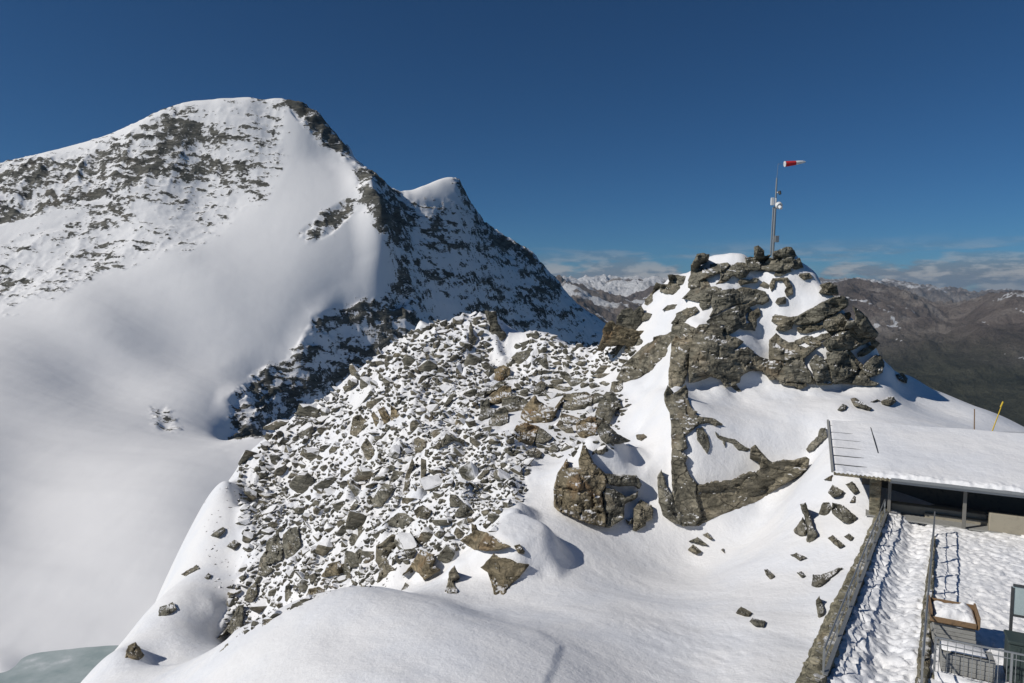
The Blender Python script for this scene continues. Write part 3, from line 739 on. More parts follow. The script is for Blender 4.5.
OUTCROP = [
 # name, crop, outline, options, label
 ('rock_face','A','500 430 530 385 580 375 600 400 640 360 660 390 660 420 690 430 710 470 720 500 700 515 640 500 600 520 560 500 520 490 490 480',dict(strata=.3,Y=66,relief=.5),None),
 ('rock_face','A','430 470 470 455 490 480 520 490 560 505 620 520 700 515 760 525 800 500 830 470 850 485 800 530 700 575 620 590 600 610 610 660 580 640 545 600 500 595 440 605 400 605 370 640 385 600 410 540 405 510',dict(strata=.3,Y=64.5,relief=.5,m='warm'),'rust tinted broken face low on the outcrop flank'),
 ('rock_slab','A','820 160 880 165 950 175 945 225 900 215 860 215 830 195',dict(jut=.3),None),
 ('rock_slab','A','830 200 875 220 905 260 900 280 850 280 770 265 775 225 820 220',dict(jut=.2),None),
 ('rock_slab','A','740 210 770 225 765 265 735 255 722 290 725 325 690 350 672 340 680 310 715 275',dict(),None),
 ('rock_slab','A','785 380 820 355 885 345 885 370 820 382',dict(),None),
 ('rock_bulge','X','617 379 623 366 634 356 645 346 660 338 672 332 673 345 671 360 658 368 645 373 640 378 628 382',dict(relief=1.4,strata=.6),'dark rounded bulge with creases'),
 ('rock_block','A','850 490 870 440 900 460 960 490 990 500 960 540 900 570 895 600 850 640 838 560',dict(relief=1.3),None),
 ('rock_slab','A','870 430 900 410 935 375 975 390 940 400 900 440 880 450',dict(),None),
 ('rock_crown','B','355 125 365 95 400 90 440 100 430 120 390 140 380 180 440 180 445 155 550 148 570 160 545 185 530 200 410 240 380 260 385 290 345 310 310 300 315 250 330 220 330 160',dict(relief=1.2,jut=.5),'dark corner block under the snow cap'),
 ('rock_ledge','B','275 370 310 340 350 320 410 310 470 300 510 310 515 340 460 350 440 375 380 390 330 380',dict(),'yellow lichened ledge'),
 ('rock_block','B','390 265 420 255 440 290 440 320 390 315',dict(),None),
 ('rock_face','B','470 350 520 325 600 315 640 340 690 330 730 315 790 330 820 380 810 395 775 410 735 405 705 395 640 403 600 412 540 442 490 472 450 488 470 440 460 400',dict(relief=.7,strata=.4),None),
 ('rock_face','B','430 520 450 500 500 482 560 452 620 422 700 412 695 440 665 490 670 530 740 510 730 575 680 570 640 560 580 545 500 530 440 535',dict(relief=.7,strata=.4),None),
 ('rock_block','B','735 450 755 440 765 480 740 500 715 530 690 510 700 470',dict(),None),
 ('rock_block','B','520 210 560 160 610 165 640 160 680 175 690 200 670 235 630 240 600 220 560 250 520 250',dict(relief=1.2),None),
 ('rock_slab','B','680 190 680 110 695 125 740 120 830 95 810 130 800 150 760 185 700 190',dict(jut=.4),None),
 ('rock_slab','B','800 150 830 120 870 105 960 110 985 125 970 175 950 185 900 195 830 195 770 185',dict(jut=.5,over=.4),'dark summit slab at the foot of the mast'),
 ('rock_slab','B','860 75 930 50 965 50 992 100 960 122 900 103 855 95',dict(Y=57.5,relief=1.0),None),
 ('rock_slab','C','200 150 250 120 262 150 272 172 220 185',dict(Y=57.3),None),
 ('rock_slab','B','860 225 880 195 940 185 960 200 900 225',dict(),None),
 ('rock_slab','B','635 265 650 250 690 255 720 245 755 250 735 270 680 275 645 290',dict(jut=.2),None),
 ('rock_block','B','490 280 515 255 560 260 520 275',dict(),None),
 ('rock_block','B','770 290 790 270 815 285 815 305 790 300',dict(),None),
 ('rock_block','B','830 290 850 250 900 250 935 245 965 290 970 340 935 355 915 320 925 300 905 268 870 262 865 300 845 322',dict(),None),
 ('rock_pinnacle','B','735 50 755 40 785 70 790 108 730 108',dict(Y=58.6),'small pointed stone on the crest'),
 ('rock_block','B','390 390 430 380 448 395 430 430 400 440 385 415',dict(),None),
 ('rock_block','B','850 490 880 480 960 495 1000 490 1021 480 1021 530 970 530 965 560 920 575 870 570 885 540 855 520',dict(),None),
 ('rock_slab','B','240 470 290 445 340 445 300 465 250 500 215 520',dict(),None),
 ('rock_face','D','315 330 318 230 322 150 345 50 352 10 380 -28 450 -35 500 -30 545 -5 530 20 532 35 545 65 600 50 655 75 600 125 680 110 715 135 722 190 690 260 640 290 632 330 545 360 515 310 460 290 400 310 345 330',dict(relief=.9,strata=.3),'broad dark face above the snow shelf'),
 ('rock_face','D','722 140 790 180 830 190 828 70 870 25 910 65 940 85 985 80 1015 115 1040 150 1045 300 1060 350 1021 372 970 350 925 345 895 310 830 310 790 260 722 258 692 262',dict(relief=.8,strata=.3),None),
 ('rock_slab','D','570 340 610 350 640 385 620 390 590 365',dict(relief=.3,lift=.06),None),
 ('rock_pillar','D','190 200 200 80 230 30 260 60 330 0 350 20 342 90 318 150 308 240 288 330 260 370 250 400 215 410 180 350 180 290',dict(relief=.9),None),
 ('rock_pillar','X','663.5 394 668 385 674 393 681 388 685.5 384 688.6 393 687 397 691.7 408 697 411.5 695 414.6 703 417 714 418 723 424 715 425.6 709 422.5 699.5 424 692 430 685 436 688 447.6 682 451.5 688 457 685 463 691 477 698.6 484.7 695.7 492.5 698.6 504 702.5 514 696.6 525.7 682 526.7 677 516 673 498 672 488 671 463 672 449 671 437 671 424 669 411 665 404',dict(relief=.3,jut=0,thick=.4,lift=.10),'tall pale pillar splitting the snow gully from the shelf'),
 ('rock_cliff','G','300 280 330 275 370 260 470 255 520 225 570 210 610 205 625 180 610 140 565 120 565 90 590 75 620 110 650 145 680 165 740 150 780 155 850 135 870 150 865 185 830 225 740 275 660 330 600 365 530 395 450 420 380 450 300 490 285 480 320 430 300 380 285 320',dict(relief=.3,strata=.2,jut=.1,planes=6,thick=.4,lift=.10,over=.75),'long dark undercut cliff beneath the snow shelf'),
 ('rock_cliff','G','850 100 870 70 910 30 920 -5 950 -15 960 35 920 70 890 105 860 112',dict(),None),
 ('rock_slab','G','290 0 320 -10 345 40 355 80 345 115 325 90 300 50',dict(relief=.3,lift=.06),None),
 ('rock_slab','G','390 10 410 30 440 40 490 55 530 85 560 95 545 105 500 100 470 70 445 60 440 88 430 60 400 38',dict(relief=.3,lift=.06),None),
 ('rock_pillar','G','90 240 110 200 125 240 140 300 165 330 180 380 210 430 215 490 160 470 120 440 95 370',dict(relief=1.1),None),
 ('overhang_slab','C','215 520 250 480 350 430 400 400 490 360 540 365 560 385 555 420 520 445 470 470 420 490 380 520 300 535 240 540',dict(jut=1.0,relief=.6,over=.5),'long tilted slab jutting out under smooth snow'),
 ('rock_block','C','385 290 440 275 485 295 495 345 440 340 380 335 400 310',dict(jut=.5),None),
 ('rock_block','C','80 520 100 480 150 500 215 495 225 520 185 540 200 560 160 575 110 570 130 545',dict(),None),
 ('rock_slab','C','240 560 300 545 350 540 410 545 380 570 300 590 250 585',dict(),None),
 ('rock_block','C','410 530 430 490 520 470 560 520 520 575 440 580 410 560',dict(jut=.6,relief=.9),None),
 ('overhang_slab','C','560 520 610 515 612 480 590 425 620 440 680 500 720 560 752 590 730 625 660 610 620 600 600 560 540 570',dict(jut=.9,Y=52.0,over=.4),'dark overhanging corner at the edge of the outcrop'),
 ('overhang_slab','C','400 655 440 630 500 600 600 562 610 590 670 615 720 625 690 650 640 668 600 690 480 720 440 705',dict(jut=.9,relief=.6,over=.5),None),
 ('rock_block','C','280 640 310 620 350 630 385 670 350 683 300 660',dict(),None),
 ('rock_slab','C','255 230 260 215 310 215 330 240 280 248',dict(),None),
 ('rock_block','E','0 50 60 90 95 120 130 150 140 200 180 260 215 340 130 335 60 330 30 345 0 330 0 200',dict(relief=.8,strata=.3),None),
 ('rock_block','E','100 335 125 335 135 370 105 370',dict(),None),
 ('rock_column','E','190 210 230 160 270 180 305 230 330 345 240 345',dict(relief=1.1,jut=.4),None),
 ('rock_block','E','300 150 360 140 430 130 450 180 500 240 480 270 400 310 345 340 335 330 310 220',dict(relief=1.0,jut=.5),'reddish lit block under a snowy slab'),
 ('rock_slab','E','110 160 130 130 200 105 225 120 170 160 140 185',dict(jut=.5),None),
 ('rock_ledge','E','345 345 400 315 480 275 520 265 570 320 630 340 600 355 500 345 420 340',dict(),None),
 ('rock_block','E','525 240 560 205 610 160 640 170 660 210 650 270 580 295 540 270',dict(jut=.5,relief=1.2),'dark right hand end block above the shaded snow'),
 ('rock_slab','E','430 118 440 120 480 175 525 220 512 250 480 228 452 170',dict(jut=.3),None),
 ('rock_slab','E','580 70 600 60 630 85 610 110 590 100',dict(Y=52),None),
 ('rock_slab','E','145 60 200 45 260 80 250 95 190 90',dict(jut=.3),None),
 ('rock_block','H','895 270 910 210 940 205 970 200 965 270 940 290',dict(),None),
]

BIG = [  # separate boulders: name, crop, outline, options, label, group
 ('boulder','F','215 370 240 270 300 180 310 210 295 245 340 240 380 240 375 190 400 100 420 95 440 150 470 210 540 270 555 330 545 370 520 400 530 470 550 560 545 620 440 600 330 555 240 515 215 490',dict(relief=.9,jut=.4),'large ochre boulder with a pointed horn below the outcrop',None,'warm'),
 ('boulder','F','545 370 570 360 640 400 680 430 740 400 755 385 750 430 700 455 670 470 665 540 660 570 580 620 545 620 550 560 530 470 520 400',dict(relief=.8,jut=.3),'grey green boulder leaning on the horned ochre boulder',None,''),
 ('rock_slab','F','540 275 640 285 745 285 760 310 780 345 765 375 735 355 620 360 560 345',dict(jut=.4),'flat topped grey slab behind the horned ochre boulder',None,''),
 ('boulder','F','725 500 770 445 840 480 850 510 845 570 800 585 800 610 740 648 720 640 725 560',dict(relief=1.2),'tall narrow boulder at the foot of the snow gully beside the pale pillar',None,''),
 ('stone','F','670 570 720 560 720 600 690 600',dict(),'small stone between the grey green boulder and the narrow boulder',None,''),
 ('stone','F','740 30 790 25 815 45 770 68 745 60',dict(),'lone small stone in the snow gully above the horned boulder',None,''),
 ('rock_slab','H','45 290 60 265 150 230 190 205 230 220 200 240 140 270 100 290 110 320 70 320',dict(jut=.5),'long dark slab roofing the boulder heap on the ridge',None,''),
 ('boulder','H','110 310 160 270 215 235 255 240 255 300 215 315 180 340 140 370 115 350',dict(jut=.3),'reddish boulder under the long dark slab of the heap',None,'warm'),
 ('boulder','H','130 450 170 390 215 370 240 400 235 480 210 510 130 490',dict(),'greenish boulder low in the heap below the reddish one',None,''),
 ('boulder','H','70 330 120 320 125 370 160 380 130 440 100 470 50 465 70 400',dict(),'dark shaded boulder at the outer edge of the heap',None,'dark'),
 ('boulder','H','215 320 290 300 330 310 370 340 345 380 300 410 270 440 245 440 235 390 215 370',dict(),'brown boulder wedged between the reddish and the big tan one',None,''),
 ('boulder','H','345 395 380 340 420 300 440 330 490 360 530 370 575 310 580 320 540 400 490 490 470 475 400 465 345 430',dict(relief=1.3,jut=.4),'big tan angular boulder with a snowy top in the heap',None,'warm'),
 ('boulder','H','275 545 300 490 345 470 430 495 410 560 385 600 290 610',dict(relief=1.2),'cracked tan boulder at the bottom of the heap',None,'warm'),
 ('boulder','H','430 540 445 500 480 520 520 560 470 590 420 590',dict(),'wedge shaped stone beside the cracked tan boulder',None,''),
 ('boulder','H','400 290 425 220 455 200 490 225 470 260 430 295',dict(jut=.3),'upright stone poking up behind the big tan boulder',None,''),
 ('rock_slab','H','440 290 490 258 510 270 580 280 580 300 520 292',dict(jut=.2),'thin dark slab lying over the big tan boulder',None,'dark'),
 ('rock_slab','H','500 230 530 215 600 235 640 235 640 270 590 260 545 245',dict(jut=.2),'flat grey slab in snow above the squarish boulder',None,''),
 ('boulder','H','580 145 610 140 660 180 730 190 735 215 690 235 640 225 615 190 590 175',dict(),'leaning wedge boulder high on the snow shoulder',None,''),
 ('boulder','H','610 290 660 280 740 275 775 300 770 350 740 380 680 385 610 370',dict(relief=1.1,jut=.2),'squarish grey boulder right of the heap',None,''),
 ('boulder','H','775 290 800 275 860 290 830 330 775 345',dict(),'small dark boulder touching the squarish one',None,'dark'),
 ('boulder','H','580 430 590 408 690 435 695 460 670 475 600 465',dict(),'low grey stone in the snow under the squarish boulder',None,''),
 ('stone','H','560 490 590 478 640 500 650 525 600 518',dict(),'smaller flat stone just under the low grey stone',None,''),
 ('boulder','H','800 440 830 340 870 285 910 290 940 330 965 380 930 380 900 430 880 480 850 470 815 520 800 490',dict(relief=1.2,jut=.3),'tall dark leaning boulder next to the snow gully',None,''),
 ('boulder','H','690 470 770 430 800 440 805 500 780 560 750 575 730 570 690 530',dict(jut=.2),'rounded tan boulder propped against the tall dark one',None,'warm'),
 ('boulder','H','820 520 850 470 880 480 930 530 1010 575 960 590 870 590 845 570',dict(),'dark flat toe of rock spreading below the leaning boulder',None,'dark'),
 ('stone','H','775 165 830 150 885 150 875 175 830 180',dict(),'flat stone high on the snow slope under the rusty face',None,''),
 ('stone','H','825 210 855 200 890 215 870 230',dict(),'small round stone below the flat stone under the rusty face',None,''),
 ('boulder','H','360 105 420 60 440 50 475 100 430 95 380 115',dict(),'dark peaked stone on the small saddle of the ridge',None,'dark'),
 ('boulder','H','270 50 300 20 390 0 370 50 330 100 310 90',dict(),'brown stone beside the dark spire on the ridge',None,''),
 ('boulder','H','160 130 210 100 250 125 245 160 190 200 150 200 165 160',dict(),'brown stone just above the long dark slab',None,'warm'),
 ('boulder','H','360 650 410 625 455 655 440 680 380 683',dict(relief=1.5),'round snow dusted stone at the edge of the smooth gully',None,''),
 ('rock_slab','H','220 200 250 170 310 165 310 190 260 205',dict(),'short dark slab above the reddish boulder of the heap',None,'dark'),
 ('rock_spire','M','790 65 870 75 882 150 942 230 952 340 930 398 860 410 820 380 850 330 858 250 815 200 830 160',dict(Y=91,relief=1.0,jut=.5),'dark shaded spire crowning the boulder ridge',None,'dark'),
 ('rock_spire','M','700 140 712 140 722 220 750 240 730 290 690 270 695 200',dict(),'thin upright stone near the top of the boulder ridge',None,''),
 ('boulder','J','215 275 240 250 280 230 275 180 300 185 310 215 365 230 430 275 490 305 440 320 360 330 290 320 250 295',dict(relief=.55,jut=.1),'pale ribbed wedge boulder with a crack at the ridge foot',None,'warm'),
 ('boulder','J','180 230 195 200 240 230 225 255 205 265',dict(),'small stone at the tip of the pale ribbed wedge boulder',None,''),
 ('boulder','J','325 415 340 405 395 340 420 360 490 370 520 390 590 400 560 440 530 475 500 500 470 530 445 598 400 590 385 500 365 445',dict(relief=.22,jut=0,lift=.05),'broad tan boulder under thick snow in the hollow',None,'warm'),
 ('boulder','J','505 300 535 290 565 330 560 345 530 340',dict(),'small tan stone on top of the snow covered boulder',None,'warm'),
 ('boulder','J','125 570 150 490 155 440 185 405 215 470 175 490 205 550 185 610 150 600',dict(relief=1.2),'forked upright stone at the edge of the snow dome',None,''),
 ('stone','J','180 310 190 280 212 320 195 330',dict(),'little pointed stone under the pale ribbed wedge',None,''),
 ('boulder','L','360 170 420 120 460 125 520 170 515 195 470 230 430 205 370 190',dict(),'dark squat boulder in the middle of the lower ridge',None,''),
 ('boulder','L','440 460 490 400 525 345 540 320 600 340 625 370 610 400 650 430 560 485 530 450 490 420',dict(relief=1.1,jut=.3),'large tan leaning boulder beside the forked stone',None,'warm'),
 ('boulder','L','450 320 510 315 520 330 490 385 465 360',dict(),'triangular stone wedged behind the large tan leaning boulder',None,''),
 ('boulder','L','300 380 300 300 340 275 385 240 440 240 455 290 400 300 360 350 370 400 430 420 450 430 430 460 370 450 375 480 400 490 350 535 300 525 320 430',dict(relief=1.1,jut=.2),'tall hollowed boulder standing at the lower ridge foot',None,''),
 ('boulder','L','155 265 175 230 205 245 205 200 225 190 245 220 215 260 220 290 165 300',dict(),'paired upright stones above the row at the ridge foot',None,''),
 ('boulder','L','130 380 135 320 170 330 185 340 210 315 240 330 290 330 290 400 215 400 205 410 165 420 170 480 140 490 125 440',dict(relief=1.2),'blocky dark boulder row left of the tall hollowed boulder',None,''),
 ('boulder','L','10 465 40 400 75 385 130 395 125 445 70 450 50 465',dict(),'low brown boulder at the outer end of the row',None,'warm'),
 ('boulder','L','500 110 550 80 600 110 580 160 520 150',dict(),'dark jagged boulder in the shaded pocket of the ridge',None,'dark'),
 ('boulder','L','720 140 740 100 780 70 830 120 790 145 745 150',dict(),'grey boulder under snowy pillows on the lower ridge',None,''),
 ('boulder','L','560 220 590 185 610 210 575 240',dict(),'small grey stone above the large tan leaning boulder',None,''),
 ('boulder','L','435 540 460 495 478 515 465 540',dict(),'little stone alone at the rim of the snow dome',None,''),
 ('boulder','L','440 40 520 45 470 75 440 70',dict(),'flat shadowed stone beneath the split pillars',None,''),
 ('boulder','I','60 220 80 110 130 90 185 155 150 210 130 250',dict(),'large grey slabby boulder near the skyline of the ridge',None,''),
 ('boulder','I','200 100 215 70 250 130 255 165 230 175',dict(),'first of three upright tan slabs near the ridge skyline',None,'warm'),
 ('boulder','I','240 60 280 40 300 80 320 110 310 150 280 150',dict(),'middle of three upright tan slabs near the ridge skyline',None,'warm'),
 ('boulder','I','320 30 350 50 385 100 385 160 340 170 325 120',dict(),'last and tallest of three upright tan slabs near the ridge skyline',None,'warm'),
 ('boulder','I','130 300 170 240 195 270 225 340 225 370 180 390 150 340',dict(),'long pale boulder lying downhill of the large slabby one',None,''),
 ('boulder','I','470 250 500 235 555 260 550 300 520 350 480 345',dict(relief=1.2),'olive block boulder in the middle of the ridge flank',None,''),
 ('boulder','I','735 150 745 100 775 130 770 165 740 180',dict(),'small orange lichened stone below the boulder heap',None,'warm'),
 ('boulder','I','200 640 280 530 310 540 340 450 410 460 400 490 340 520 355 560 320 610 260 683 200 683',dict(),'long dark rib of rock beside the split pillars',None,''),
 ('rock_pillar','I','395 640 420 480 460 370 475 400 450 480 435 600 490 630 440 660',dict(),'outer one of two split pillars holding a strip of snow',None,''),
 ('rock_pillar','I','515 370 550 380 555 450 535 500 555 540 620 560 550 605 512 605',dict(),'inner one of two split pillars holding a strip of snow',None,''),
 ('boulder','I','565 220 600 190 655 180 650 220 600 245',dict(),'squat brown boulder uphill of the olive block',None,''),
 ('boulder','I','640 265 690 200 740 240 800 255 790 285 730 260 650 300',dict(),'jagged dark boulder right of the squat brown one',None,''),
 ('boulder','I','700 600 740 605 810 680 700 683',dict(),'dark boulder beneath the inner split pillar',None,'dark'),
 ('boulder','I','875 500 920 440 980 405 1005 440 960 450 900 510',dict(),'smooth grey slab among snowy pillows below the heap',None,''),
 ('boulder','I','0 490 5 435 40 450 95 435 60 480 20 500',dict(),'flat grey boulder on the outer ridge flank',None,''),
 ('rock_cliff','K','310 150 340 120 375 115 390 190 360 245 320 250 310 190',dict(jut=.4),'pale smooth cliff block on the steep outer flank',None,''),
 ('rock_cliff','K','240 180 290 130 310 200 310 260 280 265 245 280 235 230',dict(jut=.3),'grey cliff block joined to the pale smooth one',None,''),
 ('rock_cliff','K','200 320 215 250 240 210 245 280 275 295 240 330',dict(jut=.3),'tapered cliff rib below the grey cliff block',None,''),
 ('rock_cliff','K','145 430 160 380 195 350 205 400 180 440',dict(jut=.3),'small cliff block halfway down the outer flank',None,''),
 ('rock_cliff','K','30 590 70 550 120 450 145 445 140 520 120 600 80 625 95 570 75 570',dict(jut=.3),'long leaning rib at the lowest corner of the ridge',None,''),
 ('rock_cliff','K','40 650 75 610 80 625 60 640',dict(),'last small tip of rock under the lowest rib',None,''),
 ('boulder','K','320 430 320 370 340 350 345 390 370 400 340 440',dict(),'dark upright boulder on the lower outer flank',None,''),
 ('boulder','K','410 415 420 380 460 370 495 385 490 410 450 425',dict(),'brown rounded boulder just above the snow dome',None,'warm'),
 ('boulder','K','340 470 350 445 410 420 400 450 380 465',dict(),'pale flat boulder resting on the rim of the snow dome',None,''),
 ('boulder','K','475 325 510 270 555 260 555 320 495 330',dict(),'broad brown boulder above the brown rounded one',None,'warm'),
 ('boulder','K','220 530 225 510 265 505 260 525 225 543',dict(),'small flat boulder on the dome rim below the lowest ribs',None,''),
 # right hand rocks beside the wall
 ('rock_slab','P','30 135 48 130 70 200 85 230 70 255 50 250 55 210',dict(relief=1.4,jut=.5),'upright post like slab standing in snow beside the wall',None,''),
 ('boulder','P','10 215 40 175 56 215 50 240 15 225',dict(),'dark boulder behind the upright slab near the wall',None,''),
 ('boulder','P','125 150 130 130 165 140 205 175 195 200 160 190 130 165',dict(relief=1.2,jut=.15),'flat faced grey block close to the wall under the hut',None,''),
 ('boulder','P','115 100 130 75 165 95 155 110 130 115',dict(),'rounded grey boulder below the roof corner',None,''),
 ('boulder','P','88 165 100 130 118 128 126 150 112 172',dict(relief=1.6),'snow capped round boulder left of the flat faced block',None,''),
 ('boulder','P','65 385 70 350 95 352 150 330 162 330 130 355 90 392',dict(relief=1.2,jut=.1),'jagged dark stone with a snow hood beside the wall',None,'dark'),
 ('stone','P','0 290 20 285 52 298 30 308',dict(),'flat dark stone lower than the upright slab',None,''),
 ('stone','P','20 345 35 340 48 355 35 360',dict(),'small dark stone under the flat dark stone',None,'dark'),
 ('boulder','P','115 240 130 230 168 262 150 270',dict(),'slanting grey stone beneath the flat faced block',None,''),
 ('stone','P','165 235 180 225 195 235 185 248',dict(),'small grey stone at the edge of the wall',None,''),
 ('boulder','P','78 430 90 415 100 440 105 460 95 500 85 480',dict(),'ragged stone touching the lower wall',None,''),
 ('boulder','P','170 75 190 65 210 95 195 105',dict(),'grey stone right under the roof eave',None,''),
 ('stone','P','103 60 130 45 125 65',dict(),'little stone at the corner of the battened roof',None,''),
 ('stone','P','183 130 197 108 200 130',dict(),'stone wedged against the wall top',None,''),
 ('boulder','E','445 440 480 430 520 460 590 500 575 518 520 500 470 480',dict(jut=.2),'long dark slab lying in snow behind the roof corner',None,''),
 ('stone','E','365 510 400 470 430 485 420 510 385 520',dict(),'dark stone left of the long slab behind the roof',None,'dark'),
 ('boulder','E','640 455 690 425 725 425 745 455 700 488 650 475',dict(jut=.2),'round brown stone on the snow behind the roof',None,''),
 ('stone','E','575 460 620 440 640 450 600 465',dict(),'thin dark stone touching the round brown one',None,'dark'),
 ('boulder','E','735 285 780 270 815 310 810 340 760 320',dict(jut=.3),'dark stone in the blue shadow beyond the outcrop',None,'dark'),
 # on the open snow
 ('stone','O','505 210 520 193 548 215 530 225',dict(),'biggest of the small stones below the undercut cliff',None,''),
 ('stone','O','508 185 535 172 568 198 545 195',dict(),'curved stone above the biggest one below the cliff',None,''),
 ('stone','O','550 165 565 158 582 178 572 180',dict(),'topmost small stone under the undercut cliff',None,''),
 ('stone','O','650 400 665 380 700 400 690 415',dict(),'dark ragged stone alone low on the open snow',None,'dark'),
 ('stone','O','690 425 700 415 740 425 735 443 705 440',dict(),'flat dark stone touching the ragged one on the open snow',None,'dark'),
 ('stone','O','735 270 745 268 768 290 755 302 740 285',dict(),'slim dark stone on the snow left of the upright slab',None,'dark'),
 ('stone','O','605 210 612 205 618 222',dict(),'tiny stone right of the cluster under the cliff',None,''),
 ('boulder','Q','235 635 240 612 255 605 272 630 255 645 240 650',dict(relief=1.4,jut=.2),'lone brown boulder on the snow edge above the tarn',None,'warm'),
 ('boulder','Q','297 555 300 540 325 530 333 543 310 558',dict(relief=1.2,jut=.1),'flat snow capped boulder above the lone brown one',None,''),
 ('stone','Q','340 478 370 460 375 467 350 482',dict(),'long thin stone on the snow bank left of the ridge',None,''),
 ('stone','Q','384 484 392 475 398 482 390 490',dict(),'little dark stone beside the long thin one on the bank',None,'dark'),
 ('stone','Q','395 405 420 388 425 395 410 410',dict(),'pale slanting stone where the bank meets the ridge',None,''),
 ('stone','Q','425 425 440 413 452 420 440 433',dict(),'grey stone next to the pale slanting one',None,''),
 ('stone','Q','460 319 475 307 481 315 468 322',dict(),'dark stone highest on the snow bank near the rock spur',None,'dark'),
 ('stone','Q','425 503 440 496 438 505',dict(),'tiny stone below the bank beside the steep flank',None,''),
]

def boulder_mesh(name, rng, mat, seed):
    """angular block: hull of random planes cut from a cube, a little worn"""
    import bmesh
    bm = bmesh.new()
    sx, sy, sz = rng.uniform(0.8, 1.3), rng.uniform(0.6, 1.0), rng.uniform(0.35, 0.75)
    pts = []
    for _ in range(rng.randint(11, 17)):
        v = Vector((rng.gauss(0, 1), rng.gauss(0, 1), rng.gauss(0, 1))).normalized() * rng.uniform(0.75, 1.05)
        pts.append(bm.verts.new((v.x * sx, v.y * sy, v.z * sz)))
    r = bmesh.ops.convex_hull(bm, input=pts)
    for v in list(bm.verts):
        if not v.link_faces: bm.verts.remove(v)
    bmesh.ops.bevel(bm, geom=list(bm.edges), offset=0.05, segments=1, affect='EDGES', clamp_overlap=True)
    bmesh.ops.triangulate(bm, faces=bm.faces)
    bmesh.ops.subdivide_edges(bm, edges=[e for e in bm.edges if e.calc_length() > 0.35], cuts=1)
    bmesh.ops.triangulate(bm, faces=bm.faces)
    me = bpy.data.meshes.new(name); bm.to_mesh(me); bm.free()
    n = len(me.vertices); co = np.empty(n * 3, np.float32); me.vertices.foreach_get('co', co); co = co.reshape(-1, 3)
    d = fbm(co[:, 0] * 2.3 + seed, co[:, 1] * 2.3, co[:, 2] * 2.3, 3, seed, 0.6)
    co *= (1 + 0.10 * d)[:, None]
    me.vertices.foreach_set('co', co.astype(np.float32).ravel())
    me.materials.append(mat); me.update()
    return me

